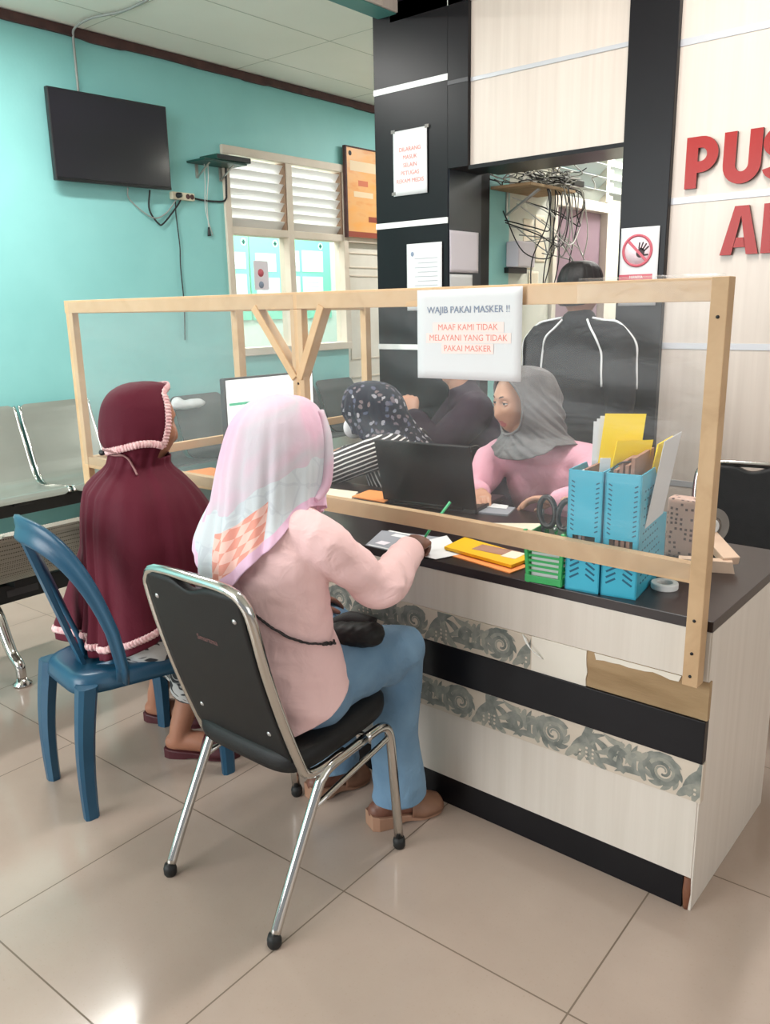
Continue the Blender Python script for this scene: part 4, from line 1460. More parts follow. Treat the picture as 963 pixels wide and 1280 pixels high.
obj('red_ring', MB().lathe([(.056, .003), (.066, .003), (.066, 0), (.056, 0)], Ms @ V((-.008, .065, .0008)), (0, -1, 0), 48, closed=True), M['sign_red'], sg)
obj('red_bar', MB().box((-.058, -.0055, .0030), (.058, .0055, .0036), 0, Ms @ Matrix.Translation((-.008, .065, 0)) @ Matrix.Rotation(math.radians(-45), 4, 'Z')), M['sign_red'], sg)
obj('red_band', MB().box((-.083, -.052, .0008), (.062, -.030, .0016), 0, Ms), M['sign_red'], sg)
lettering(sg, Ms, [('HANYA', .017, -.008, -.0415, 'paper', .0002)], z=.002)


# ------------------------------------------------------------------ things on the desk
TZ = .7302
def magazine_file(label, ox, oy, rz):
    t = thing('magazine_file', label, 'magazine file', (ox, oy, TZ), rz)
    wd, dp, ht, th = .083, .255, .295, .003
    # front spine with finger slot; sides cut low at the back
    f = MB()
    for k in range(11):
        for x in (.012, wd - .012):
            R_ = Matrix.Translation((x, -.0004, .152 + .0115 * k)) @ Matrix.Rotation(math.radians(28 if x < .04 else -28), 4, 'Y')
            f.box((-.0045, 0, -.0016), (.0045, .001, .0016), 0, R_, 1)
    for k in range(4):
        for x, a in ((.022, -32), (.061, 32)):
            R_ = Matrix.Translation((x, -.0004, .038 + .014 * k)) @ Matrix.Rotation(math.radians(a), 4, 'Y')
            f.box((-.013, 0, -.0024), (.013, .001, .0024), 0, R_, 1)
    f.box((0, 0, 0), (wd, th, .108), .001).box((0, 0, .138), (wd, th, ht), .001)
    f.box((0, 0, .108), (.014, th, .138)).box((wd - .014, 0, .108), (wd, th, .138))
    obj('front_panel', f, [M['file_blue'], M['file_hole']], t, local=True)
    for x in (0, wd - th):
        poly = [(0, 0), (dp, 0), (dp, .155), (dp - .03, .16), (.11, ht), (0, ht)]
        sp = MB().prism(poly, plane_m((x, 0, 0), (0, 1, 0), (0, 0, 1)), th)
        if x > 0:
            for k in range(12):
                for q in range(9 - k // 2):
                    sp.box((wd - .0006, .03 + .022 * q, .03 + .02 * k), (wd + .0004, .040 + .022 * q, .034 + .02 * k), 0, None, 1)
        obj('side_panel', sp, [M['file_blue'], M['file_hole']], t, local=True)
    obj('base', MB().box((0, 0, 0), (wd, dp, th)), M['file_blue'], t, local=True)
    obj('rear_panel', MB().box((0, dp - th, 0), (wd, dp, .155), .001), M['file_blue'], t, local=True)
    return t


F1 = magazine_file('sky blue magazine file beside the green basket, holding tall yellow folder', -.357, .004, math.radians(6))
F2 = magazine_file('sky blue magazine file near the tape roll, holding folders and a white sheet', -.270, .016, math.radians(8))


def card(name, label, cat, pts, m, th=.003, group=None):
    """a flat card or sheet through four corners"""
    P = [V(p) for p in pts]
    n = (P[1] - P[0]).cross(P[3] - P[0]).normalized()
    b = MB()
    a = [b.bm.verts.new(p) for p in P]; c = [b.bm.verts.new(p + n * th) for p in P]
    b.bm.faces.new(a[::-1]); b.bm.faces.new(c)
    for i in range(4):
        b.bm.faces.new((a[i], a[(i + 1) % 4], c[(i + 1) % 4], c[i]))
    return solo(name, b, m, label, cat, group)


def sheet_in(F, x, y0, y1, z0, z1, tilt=0.0, dx=0.0):
    """upright sheet inside a file, in the file's own axes"""
    R_ = W[F.name]
    return [R_ @ V(q) for q in ((x, y0, z0), (x, y1, z0), (x + dx, y1 + tilt, z1), (x + dx, y0 + tilt, z1))]


for k, (x, m, z1, nm, lb) in enumerate(((.012, 'brown_card', .30, 'document_wallet', 'brown document wallet at the left in the left blue file'), (.021, 'paper', .31, 'paper_bundle', 'white papers in the left blue file'), (.030, 'brown_card', .315, 'document_wallet', 'second brown wallet in the left blue file'))):
    card(nm, lb, 'documents', sheet_in(F1, x, .02, .2, .004, z1 - .02), M[m], .007)
def cross_sheet(F, y, x0, x1, z0, z1, lean=.0, skew=0.0, yaw=0.0):
    R_ = W[F.name]
    return [R_ @ V(q) for q in ((x0, y, z0), (x1, y + yaw, z0), (x1 + skew, y + lean + yaw, z1), (x0 + skew, y + lean, z1))]
card('yellow_folder', 'tall bright yellow folder rising from the left blue file', 'folder', cross_sheet(F1, .10, -.004 + .034, .118, .26, .412, .03, .006, .035), M['yellow'], .004)
for k in range(3):
    card('paper_sheet', ('outermost', 'middle', 'innermost')[k] + ' of the three white sheets behind the tall yellow folder', 'paper', cross_sheet(F1, .106 + .006 * k, .022 - .006 * k, .052, .20, .405 - .008 * k, .03, -.004 * k, .01), M['paper'], .0015)
card('yellow_folder', 'bright yellow folder slanting out between the two blue files', 'folder', cross_sheet(F2, .07, -.018, .052, .235, .352, .03, .010, .055), M['yellow'], .004)
card('paper_bundle', 'small white papers standing at the edge of the left blue file', 'documents', cross_sheet(F1, .05, .052, .074, .20, .318, .0, .004, .01), M['paper'], .002)
for k in range(4):
    card('document_wallet', ('first', 'second', 'third', 'fourth')[k] + ' brown wallet from the left in the right blue file', 'documents', sheet_in(F2, .010 + .013 * k, .012, .18, .004, .300 + .006 * k + (.012 if k % 2 else 0), .0, .004), M['brown_card'], .008)
card('yellow_folder', 'yellow folder standing at the right edge of the right blue file', 'folder', sheet_in(F2, .066, .015, .16, .10, .345, .12, .012), M['yellow'], .003)
card('paper_sheet', 'large white sheet leaning out of the right blue file', 'paper', sheet_in(F2, .074, .03, .20, .09, .36, .06, .030), M['paper'], .0012)
# wallet ties
obj_b = solo('elastic_band', MB().tube([W[F2.name] @ V((.008, .010, .300)), W[F2.name] @ V((.03, .008, .318)), W[F2.name] @ V((.052, .010, .322))], .0022, 6, 4), M['black_matt'], 'dark band round the wallets in the right blue file', 'band')

# green slotted basket with scissors
bk = thing('pencil_basket', 'small green slotted plastic basket at the desk edge', 'basket', (-.417, .045, TZ), math.radians(6))
b = MB()
bw_, bd, bh = .047, .050, .125
def bring(z, g):
    return [V((sx * (bw_ + g), sy * (bd + g), z)) for sx, sy in ((-1, -1), (1, -1), (1, 1), (-1, 1))]
obj('base', MB().box((-bw_ + .006, -bd + .006, 0), (bw_ - .006, bd - .006, .004), .001), M['green_plastic'], bk, local=True)
for sx in (-1, 1):
    for sy in (-1, 1):
        obj('corner_post', MB().bar((sx * (bw_ - .006), sy * (bd - .006), 0), (sx * (bw_ + .002), sy * (bd + .002), bh + .012), .010, .010, (1, 0, 0), .002), M['green_plastic'], bk, local=True)
for z, hh in ((.012, .018), (bh - .012, .026)):
    r = MB()
    for sy in (-1, 1):
        r.box((-bw_, sy * bd - .002, z - hh / 2), (bw_, sy * bd + .002, z + hh / 2), .001)
    for sx in (-1, 1):
        r.box((sx * bw_ - .002, -bd, z - hh / 2), (sx * bw_ + .002, bd, z + hh / 2), .001)
    obj('band', r, M['green_plastic'], bk, local=True)
r = MB()
for k in range(6):
    z = .030 + .013 * k
    for sy in (-1, 1):
        r.box((-bw_, sy * (bd - .001) - .0012, z), (bw_, sy * (bd - .001) + .0012, z + .0055))
    for sx in (-1, 1):
        r.box((sx * (bw_ - .001) - .0012, -bd, z), (sx * (bw_ - .001) + .0012, bd, z + .0055))
obj('slat', r, M['green_plastic'], bk, local=True)
obj('paper_lining', MB().box((-.036, -.040, .006), (.036, -.038, .10)), M['paper'], bk, local=True)
sc = thing('scissors', 'scissors with large black handles standing in the green basket', 'scissors', (-.415, .05, TZ + .01))
for s, a in ((-1, 14), (1, -16)):
    c = V((-.412 + s * .026, .055, .900))
    ring = [c + V((.026 * math.cos(q) * .85 + s * .2 * .02 * math.sin(q), .004 * math.sin(q), .036 * math.sin(q))) for q in [2 * PI * k / 20 for k in range(20)]]
    obj('handle', MB().tube(ring, .0075, 10, closed=True), M['black_plastic'], sc)
    obj('blade', MB().bar(c + V((-s * .012, 0, -.036)), V((-.412 - s * .008, .052, .745)), .014, .003, (0, 1, 0), .0008), M['steel'], sc)
obj('pivot', MB().lathe([(0, .002), (.006, .002), (.006, -.004)], (-.413, .049, .86), (0, -1, 0), 12), M['steel'], sc)
solo('pen', MB().tube([(-.449, .06, TZ + .006), (-.462, .075, .90)], [.0045, .0045], 8), M['black_plastic'], 'black pen standing in the green basket beside the scissors', 'pen')
# tape roll
solo('tape_roll', MB().lathe([(.019, 0), (.031, 0), (.032, .002), (.032, .013), (.031, .015), (.019, .015)], (-.168, .150, TZ), n=40, closed=True, smooth=False), M['white_strip'], 'white tape roll lying on the dark desk top beside the blue file', 'tape')
# printed pouch
pm = fuse(MB().box((-.272, .405, TZ), (-.192, .455, TZ + .165), .0), .006, 14)
solo('printed_pouch', pm, M['pouch'], 'pink pouch with small dark print standing behind the right blue file', 'pouch')
cr = thing('tape_dispenser', 'clear roll tape dispenser half hidden behind the right post', 'dispenser', (-.175, .47, TZ))
obj('tape_ring', MB().lathe([(.030, -.012), (.052, -.012), (.052, .012), (.030, .012)], (-.178, .47, TZ + .085), (.75, -.66, 0), 36, closed=True, smooth=False), M['tape_clear'], cr)
obj('hub', MB().lathe([(.012, -.014), (.022, -.014), (.022, .014), (.012, .014)], (-.178, .47, TZ + .085), (.75, -.66, 0), 28, closed=True), M['white_strip'], cr)
obj('stand', MB().prism([(-.05, 0), (.07, 0), (.06, .02), (.012, .045), (.010, .09), (-.010, .09), (-.012, .045), (-.045, .02)], plane_m((-.178 - .010, .47 + .009, TZ), (.66, .75, 0), (0, 0, 1)), .02), M['black_plastic'], cr)
# wooden wedge behind the post
wd = thing('wooden_wedge', 'pale wooden wedge block on the desk behind the right post', 'wood block', (-.12, .37, TZ))
obj('block', MB().prism([(0, 0), (.135, 0), (.128, .030), (.0, .030)], plane_m((-.205, .335, TZ), (.93, .36, 0), (0, 0, 1)), .03), M['pale_wood'], wd)
obj('slanted_stick', MB().bar((-.085, .375, TZ + .026), (-.215, .50, TZ + .075), .045, .022, (0, 0, 1), .002), M['pale_wood'], wd)

# papers by the pink woman's hand
def flat_card(name, label, cat, c4, z, m, th=.0012, group=None):
    return card(name, label, cat, [(x, y, z) for x, y in c4], m, th, group)
pc_ = flat_card('printed_card', 'dark printed leaflet at the desk edge under the pink woman\'s hand', 'leaflet', [(-.995, -.001), (-.87, -.001), (-.868, .195), (-1.06, .15)], TZ, M['paper_grey'])
iv = W[pc_.name].inverted()
def mark(x0, y0, x1, y1, m):
    me = MB().box((x0, y0, TZ + .0012), (x1, y1, TZ + .0016)).mesh('m'); obj('printed_block', me, m, pc_)
mark(-1.0, .12, -.955, .145, M['paper']); mark(-.985, .03, -.95, .06, M['paper_pink']); mark(-1.04, .155, -.89, .165, M['paper']); mark(-.99, .003, -.87, .010, M['paper'])
flat_card('paper_sheet', 'white form on the desk between the leaflet and the amber folder', 'paper', [(-.90, .01), (-.745, .003), (-.715, .085), (-.86, .215)], TZ + .0022, M['paper'])
flat_card('envelope', 'orange envelope under the amber folder', 'envelope', [(-.755, .06), (-.522, .022), (-.513, .10), (-.74, .17)], TZ, M['orange'], .003)
ys = flat_card('amber_folder', 'amber yellow folder lying on the orange envelope', 'folder', [(-.775, .085), (-.535, .050), (-.527, .15), (-.785, .20)], TZ + .006, M['yellow_dk'], .008)
me = MB().box((-.70, .11, TZ + .0143), (-.575, .165, TZ + .0147)).mesh('m'); obj('label_print', me, M['brown_card'], ys)
me = MB().box((-.60, .10, TZ + .0143), (-.555, .16, TZ + .0149)).mesh('m'); obj('white_label', me, M['paper_warm'], ys)
flat_card('paper_sheet', 'cream sheet on the desk behind the film, left of the green basket', 'paper', [(-.76, .33), (-.60, .40), (-.66, .54), (-.84, .42)], TZ, M['paper_warm'])
flat_card('paper_stack', 'white and grey papers on the desk before the woman in the grey headscarf', 'papers', [(-1.02, .48), (-.84, .53), (-.87, .628), (-1.05, .60)], TZ, M['paper_grey'], .006)
flat_card('paper_sheet', 'top white sheet on the papers before the woman in the grey headscarf', 'paper', [(-1.01, .56), (-.88, .585), (-.90, .63), (-1.03, .618)], TZ + .0065, M['paper'], .002)
flat_card('yellow_folder', 'pale yellow folder on the desk before the woman in the floral headscarf', 'folder', [(-1.56, .33), (-1.38, .35), (-1.46, .49), (-1.60, .47)], TZ, M['paper_warm'], .010)
flat_card('orange_folder', 'orange folder on the desk beside the black laptop', 'folder', [(-1.41, .40), (-1.26, .40), (-1.30, .53), (-1.43, .52)], TZ + .012, M['orange'], .004)
flat_card('orange_folder', 'orange folder on the desk wing beside the woman in maroon', 'folder', [(-2.36, .30), (-2.08, .24), (-2.05, .46), (-2.33, .50)], TZ, M['orange'], .006)
flat_card('paper_stack', 'white papers on the small side table', 'papers', [(-1.86, 1.2), (-1.62, 1.22), (-1.63, 1.50), (-1.86, 1.48)], .741, M['paper'], .015)
# black laptop, seen from behind
lp = thing('laptop', 'black laptop with its lid open, back towards the window of film', 'laptop', (-1.12, .52, TZ), math.radians(8.4))
obj('base', MB().box((-.178, -.06, 0), (.178, .18, .018), .004), M['black_plastic'], lp, local=True)
Rl = Matrix.Translation((0, -.058, .016)) @ Matrix.Rotation(math.radians(14), 4, 'X')
obj('lid', MB().box((-.180, -.006, 0), (.180, .004, .228), .004, Rl), M['black_matt'], lp, local=True)
obj('screen', MB().box((-.168, .004, .012), (.168, .0055, .215), .0005, Rl), M['screen_off'], lp, local=True)
obj('hinge', MB().tube([(-.13, -.06, .016), (.13, -.06, .016)], .007, 10), M['black_plastic'], lp, local=True)
# monitor on the wing
mn = thing('monitor', 'computer monitor with a white lit screen on the desk wing', 'monitor', (-2.02, .585, TZ), math.radians(-3))
obj('casing', MB().box((-.018, -.235, .115), (.012, .235, .412), .005), M['dark_strip'], mn, local=True)
scr = mat('lit_white_screen', (240, 242, 240), .4, emit=.75)
obj('screen', MB().box((.0118, -.227, .125), (.0135, .227, .405), .0005), scr, mn, local=True)
obj('green_bar', MB().box((.0134, -.227 + .01, .305), (.0142, -.07, .315)), mat('green_bar_light', (90, 190, 150), .4, emit=.5), mn, local=True)
obj('neck', MB().box((-.05, -.03, .01), (-.018, .03, .2), .004), M['black_plastic'], mn, local=True)
obj('foot', MB().box((-.12, -.11, 0), (.07, .11, .012), .004), M['black_plastic'], mn, local=True)
# pen in the pink woman's hand
solo('pen', MB().tube([(-.822, .028, .748), (-.800, .055, .80), (-.765, .10, .872)], [.002, .0042, .0042], 8), M['pen_green'], 'green pen held in the pink woman\'s hand', 'pen')

# ------------------------------------------------------------------ behind the doorway: cable shelf and boxes
cs = thing('cable_shelf', 'wooden shelf heaped with network cables high behind the doorway', 'shelf', (-1.96, 2.42, 2.0))
obj('shelf_board', MB().box((-1.96, 2.14, 1.985), (-1.72, 2.62, 2.0), .002), M['bare_wood'], cs)
obj('bracket', MB().bar((-1.955, 2.3, 1.87), (-1.76, 2.3, 1.985), .02, .01).box((-1.96, 2.29, 1.85), (-1.954, 2.31, 1.985)), M['steel'], cs)
rr = random.Random(11)
for k in range(40):
    a = V((-1.72 - rr.random() * .2, 2.12 + rr.random() * .55, 2.01 + rr.random() * .04))
    pts = [a]
    for q in range(6):
        a = a + V((rr.uniform(-.07, .07), rr.uniform(-.13, .13), rr.uniform(-.02, .04)))
        a.x = min(max(a.x, -1.94), -1.66); a.z = min(max(a.z, 2.006), 2.13); a.y = min(max(a.y, 2.10), 2.76)
        pts.append(a)
    solo('network_cable', MB().tube(pts, .0032, 5, 5), (M['cable_grey'], M['cable_white'], M['cable_black'], M['cable_grey'])[k % 4], 'tangled network cable heaped on the shelf behind the doorway', 'cable', 'cables heaped on the shelf')
for k in range(20):
    y0 = 2.34 + .02 * k + rr.uniform(-.05, .05)
    dz = rr.uniform(.10, .42); y1 = y0 - rr.uniform(-.10, .26)
    x = -1.70 - rr.random() * .06
    w0 = lambda s: rr.uniform(-s, s)
    pts = [(x - .06, y0, 2.02), (x, y0 + w0(.04), 1.99), (x + .01 + w0(.02), y0 + w0(.05), 1.99 - dz * .6), (x + w0(.03), (y0 + y1) / 2 + w0(.06), 1.99 - dz), (x - .06, y1 + w0(.05), 1.99 - dz * rr.uniform(.5, 1.1)), (-1.93, y1 - .05 + w0(.1), 2.0 - dz * rr.uniform(.2, .9))]
    if k % 4 == 0:
        pts = [(x - .06, y0, 2.02), (x, y0 + .02, 1.96), (x, y0 - .03 + w0(.04), 1.8), (x - .01, y0 - .08 + w0(.06), 1.62), (x - .02, y0 - .12, 1.40)]
    solo('network_cable', MB().tube(pts, .0034, 5, 6), (M['cable_black'], M['cable_grey'], M['cable_black'], M['cable_white'])[k % 4], 'network cable drooping below the shelf behind the doorway', 'cable', 'cables drooping below the shelf')
rt = thing('router', 'small black router box at the end of the cable shelf', 'router', (-1.80, 2.74, 2.0))
obj('casing', MB().box((-1.95, 2.68, 2.036), (-1.76, 2.80, 2.07), .004), M['black_plastic'], rt)
obj('aerial', MB().tube([(-1.90, 2.70, 2.07), (-1.90, 2.69, 2.16)], .004, 6), M['black_plastic'], rt)
mb_ = thing('meter_box', 'pale grey box with a dark edge on the wall below the cable shelf', 'meter box', (-1.96, 2.40, 1.6))
obj('casing', MB().box((-1.96, 2.30, 1.60), (-1.88, 2.48, 1.735), .008), M['paper_pink'], mb_)
obj('back_plate', MB().box((-1.96, 2.285, 1.57), (-1.93, 2.48, 1.60), .003), M['black_plastic'], mb_)
for k, (y, z) in enumerate(((2.53, 1.80), (2.66, 1.83), (2.54, 1.66), (2.67, 1.70), (2.60, 1.52))):
    Mw = plane_m((-1.958, y, z), (0, 1, 0), (0, 0, 1))
    paper_thing('wall_paper', ('upper left', 'upper right', 'middle left', 'middle right', 'lowest')[k] + ' of the cream sheets on the wall under the cables', 'paper', Mw, .11, .13, 'paper_warm', .001)
cl_ = MB().grid(lambda u, v: V((-1.60 + .34 * u, 4.4 + .02 * math.sin(u * 30), 2.1 - .46 * v)), 30, 6)
ck = solo('hanging_cloth', solid(cl_.mesh('c'), .004), M['magenta'], 'magenta cloth hanging inside the room behind the doorway', 'cloth')
cb = thing('cupboard', 'dark red wooden cupboard inside the room behind the doorway', 'cupboard', (-1.35, 4.5, 0))
obj('body', MB().box((-1.62, 4.44, 0), (-.85, 4.85, 1.66), .006), M['dark_red'], cb)
for x0, x1 in ((-1.61, -1.24), (-1.23, -.86)):
    dd = obj('door', MB().box((x0, 4.42, .06), (x1, 4.44, 1.62), .004), M['dark_red'], cb)
    obj('handle', MB().ball(((x1 - .04) if x0 < -1.5 else (x0 + .04), 4.412, .95), .014, 12, 8), M['steel'], dd)

# ceiling lamps
def lamp(x, y, z, L, rot, label):
    t = thing('ceiling_lamp', label, 'lamp', (x, y, z), rot)
    obj('housing', MB().box((-L / 2 - .02, -.05, -.045), (L / 2 + .02, .05, 0), .006), M['white_paint'], t, local=True)
    obj('tube', MB().tube([(-L / 2, 0, -.062), (L / 2, 0, -.062)], .016, 12), M['lamp_white'], t, local=True)
    return t
# ------------------------------------------------------------------ people
UP = V((0, 0, 1))


def head_to(mb, c, fwd, up=UP, s=1.0, ears=False):
    c = V(c); fwd = V(fwd).normalized(); up = V(up)
    up = (up - fwd * up.dot(fwd)).normalized(); rt = fwd.cross(up)
    g = lambda q, w: math.exp(-(q / w) ** 2)
    rings = []
    NT, NP = 46, 64
    for i in range(1, NT):
        th = PI * i / NT
        r = []
        for k in range(NP):
            ph = 2 * PI * k / NP
            nx, ny, nz = math.sin(th) * math.sin(ph), math.sin(th) * math.cos(ph), math.cos(th)
            x = .075 * nx; z = .115 * nz
            y = (.090 if ny > 0 else .102) * ny
            if z < -.01:
                t = (-.01 - z) / .105
                x *= 1 - .34 * t ** 1.15
                y *= (1 - .05 * t) if ny > 0 else (1 - .5 * t)
                if ny > 0: y += .012 * t * ny
            if ny > 0:
                y = y * (1 - .07 * g(x, .05))
                if z > -.052:
                    na = max(0.0, min(1.0, (.010 - z) / .048)) ** 1.3
                else:
                    na = max(0.0, 1 - (-.052 - z) / .010) ** 1.5
                y += .0175 * na * g(x, .0095 + .0045 * na) * ny
                y -= .011 * (g(x - .031, .017) + g(x + .031, .017)) * g(z - .003, .013)
                y += .005 * g(z - .023, .010) * g(abs(x) - .03, .025)
                y += .006 * g(x, .023) * g(z + .066, .0055) + .007 * g(x, .019) * g(z + .079, .006) - .004 * g(x, .026) * g(z + .0725, .0028)
                y += .007 * g(x, .020) * g(z + .103, .012)
                y += .004 * (g(x - .04, .02) + g(x + .04, .02)) * g(z + .03, .02)
            r.append(c + (rt * x + fwd * y + up * z) * s)
        rings.append(r)
    mb.ring_loft(rings)
    if ears:
        for q in (-1, 1):
            mb.ball(c + (rt * q * .076 + fwd * -.005 + up * -.008) * s, (.010 * s, .02 * s, .032 * s), 12, 10, Matrix((rt, fwd, up)).transposed())
    return mb


def hand_to(mb, w, d, n, side=1, size=1.0, curl=(20, 30, 20), spread=4, thumb=(.55, .75, .25)):
    """palm, four fingers of unequal length and a thumb; n = where the palm faces, side = +1/-1 picks the thumb's side"""
    w = V(w); d = V(d).normalized(); n = V(n); n = (n - d * n.dot(d)).normalized()
    s = d.cross(n) * side
    mb.limb([w - d * .03 * size, w + d * .02 * size, w + d * .06 * size, w + d * .082 * size], [(.024 * size, .018 * size), (.030 * size, .016 * size), (.039 * size, .014 * size), (.036 * size, .011 * size)], s, 16, 3)
    for k, (off, L) in enumerate(((.028, .072), (.0095, .080), (-.0095, .075), (-.027, .059))):
        p = w + (d * (.080 - .004 * abs(k - 1)) + s * off) * size
        dirn = (d + s * off * spread * .25 * 1.0).normalized()
        pts = [p - dirn * .018 * size, p]
        a = 0
        for seg, cu in zip((.45, .31, .24), curl):
            a += math.radians(cu + k * 2.5)
            dv = dirn * math.cos(a) + n * math.sin(a)
            p = p + dv * L * seg * size
            pts.append(p)
        mb.limb(pts, [.0088 * size, .0092 * size, .0084 * size, .0078 * size, .0068 * size], None, 10, 3)
    td = (d * thumb[0] + s * thumb[1] + n * thumb[2]).normalized()
    p = w + (d * .022 + s * .022) * size
    q = p + td * .038 * size
    td2 = (td + d * .55 + n * .15).normalized(); r = q + td2 * .033 * size
    td3 = (td2 + d * .3 + n * .2).normalized()
    mb.limb([p, q, r, r + td3 * .024 * size], [.0135 * size, .0115 * size, .0098 * size, .0082 * size], None, 10, 3)
    return mb


def foot_to(mb, an, heel, toe):
    an, heel, toe = V(an), V(heel), V(toe)
    a = (toe - heel).normalized()
    mb.limb([heel + a * .028 + UP * .034, heel + a * .10 + UP * .038, toe - a * .07 + UP * .026, toe - a * .025 + UP * .016], [(.030, .030), (.033, .034), (.041, .022), (.032, .013)], a.cross(UP), 16, 4)
    mb.limb([an, heel + a * .045 + UP * .045], [.034, .034], None, 14, 3)
    return mb


def skeleton_to(mb, J, r=1.0, hands=True):
    lat = V(J['lat']).normalized()
    p, c, n, h = V(J['pel']), V(J['che']), V(J['nk']), V(J['head'])
    mb.limb([p, p.lerp(c, .45), c, c.lerp(n, .55), n], [(.150 * r, .105 * r), (.122 * r, .088 * r), (.138 * r, .094 * r), (.105 * r, .07 * r), (.052, .05)], lat)
    mb.limb([n - UP * .02, h - V(J.get('up', UP)) * .06], [.053, .050])
    for s in 'lr':
        sh, el, wr = V(J[s + 'sh']), V(J[s + 'el']), V(J[s + 'wr'])
        mb.limb([c.lerp(n, .6), sh, sh.lerp(el, .5), el], [.05, .048, .042, .037])
        mb.limb([el, el.lerp(wr, .4), wr], [.037, .036, .025])
        hp, kn, an = V(J[s + 'hip']), V(J[s + 'kn']), V(J[s + 'an'])
        mb.limb([hp, hp.lerp(kn, .5), kn], [.082, .072, .053])
        mb.limb([kn, kn.lerp(an, .35), an], [.052, .052, .034])
        foot_to(mb, an, J[s + 'heel'], J[s + 'toe'])
    return mb


class Drape:
    """cloth hung round an axis: radii front/back/left/right by height, hem height by angle (0 front, + to the wearer's left)"""
    def __init__(self, fwd, axis, radii, hem, fold=None, seed=0, twist=0.0):
        self.twist = twist; self.extra = None
        f = V(fwd); f.z = 0; self.f = f.normalized(); self.l = UP.cross(self.f)
        a = sorted(axis); self.ax = [(z, x) for z, x, y in a]; self.ay = [(z, y) for z, x, y in a]
        rr = sorted(radii)
        self.R = [[(q[0], q[i]) for q in rr] for i in (1, 2, 3, 4)]
        self.top = rr[-1][0]
        self.hem = sorted(hem)
        self.fold = sorted(fold) if fold else [(0, 0), (3, 0)]
        self.seed = seed

    def hemz(self, phi):
        d = math.degrees((phi + PI) % (2 * PI) - PI)
        t = [(q - 360, z) for q, z in self.hem] + self.hem + [(q + 360, z) for q, z in self.hem]
        return interp(t, d)

    def pt(self, phi, z, off=0.0):
        c, s = math.cos(phi), math.sin(phi)
        a = interp(self.R[0] if c >= 0 else self.R[1], z)
        b = interp(self.R[2] if s >= 0 else self.R[3], z)
        a = max(a, 1e-4); b = max(b, 1e-4)
        r = (abs(c / a) ** 2.2 + abs(s / b) ** 2.2) ** (-1 / 2.2)
        k = interp(self.fold, z)
        if k:
            if self.twist:
                w = phi + self.twist * z * (1 if s > 0 else -1)
                cs, sn = math.cos(w), math.sin(w)
                r += k * (1.0 - 2.2 * abs(noise.noise(V((cs * 2.6 + self.seed, sn * 2.6, z * 4)))) + .6 * noise.noise(V((cs * 6, sn * 6 + self.seed, z * 3))))
                k = 0
            q = noise.noise(V((c * 2.2 + self.seed, s * 2.2, z * .8)))
            r += k * (.55 * math.sin(phi * 13 + 2.4 * q + self.seed + z * 2) + .7 * noise.noise(V((c * 5 + self.seed, s * 5, z * 1.3 + self.seed))) + .45 * math.sin(phi * 23 + 3 * q + z * 3))
        if self.extra:
            r += self.extra((phi + PI) % (2 * PI) - PI, z)
        r += off
        return V((interp(self.ax, z), interp(self.ay, z), z)) + (self.f * c + self.l * s) * r

    def mesh(self, nphi=150, nz=110, hole=None, pw=1.25, th=.003):
        b = MB(); L = b.bm.loops.layers.uv.verify()
        G = []
        for j in range(nz + 1):
            t = (j / nz) ** pw
            row = []
            for i in range(nphi):
                phi = 2 * PI * i / nphi + PI     # seam at the back is avoided below by sharing vertices
                zh = self.hemz(phi)
                z = self.top + (zh - self.top) * t
                row.append((b.bm.verts.new(self.pt(phi, z)), phi, z, t))
            G.append(row)
        for j in range(nz):
            for i in range(nphi):
                k = (i + 1) % nphi
                q = (G[j][i], G[j][k], G[j + 1][k], G[j + 1][i])
                if hole:
                    pm = q[0][1] + PI / nphi; zm = (q[0][2] + q[2][2]) / 2
                    if hole((pm + PI) % (2 * PI) - PI, zm):
                        continue
                f = b.bm.faces.new([x[0] for x in q]); f.smooth = True
                for lp, (ii, jj) in zip(f.loops, ((i, j), (i + 1, j), (i + 1, j + 1), (i, j + 1))):
                    u = ((ii / nphi) + .5) % 1.0 if not (ii == nphi) else .5
                    lp[L].uv = (u, (jj / nz) ** pw)
        bmesh.ops.delete(b.bm, geom=[v for v in b.bm.verts if not v.link_faces], context='VERTS')
        return solid(b.mesh('drape'), th, 0)

    def ribbon(self, path, wd, off=.005, scallop=0.0, freq=60, n=160, th=.002):
        """strip along a path of (phi degrees, z); wd = width across"""
        P = catmull([V((math.radians(p), z, 0)) for p, z in path], max(2, n // len(path)))
        pts = [self.pt(q.x, q.y, off) for q in P]
        cum = [0]
        for a, c in zip(pts[:-1], pts[1:]): cum.append(cum[-1] + (c - a).length)
        b = MB(); rows = []
        for i, q in enumerate(P):
            e = .004
            du = P[min(i + 1, len(P) - 1)] - P[max(i - 1, 0)]
            t = pts[min(i + 1, len(P) - 1)] - pts[max(i - 1, 0)]
            t.normalize()
            c = V((interp(self.ax, q.y), interp(self.ay, q.y), q.y))
            nrm = (pts[i] - c); nrm -= t * nrm.dot(t); nrm.normalize()
            s = t.cross(nrm)
            w_ = wd * (1 + scallop * abs(math.sin(cum[i] * freq * PI)))
            o = .0016 * math.sin(cum[i] * freq * PI * 2)
            rows.append([b.bm.verts.new(pts[i] + s * w_ * (j / 4 - .5) + nrm * (o + .003 * math.sin(PI * j / 4))) for j in range(5)])
        for A, B in zip(rows[:-1], rows[1:]):
            for j in range(4):
                b.bm.faces.new((A[j], A[j + 1], B[j + 1], B[j])).smooth = True
        return solid(b.mesh('ribbon'), th, 0)


def person(label, mb, voxel, skin, it=3):
    me = fuse(mb, voxel, it, .4)
    return solo('person', me, skin, label, 'person')


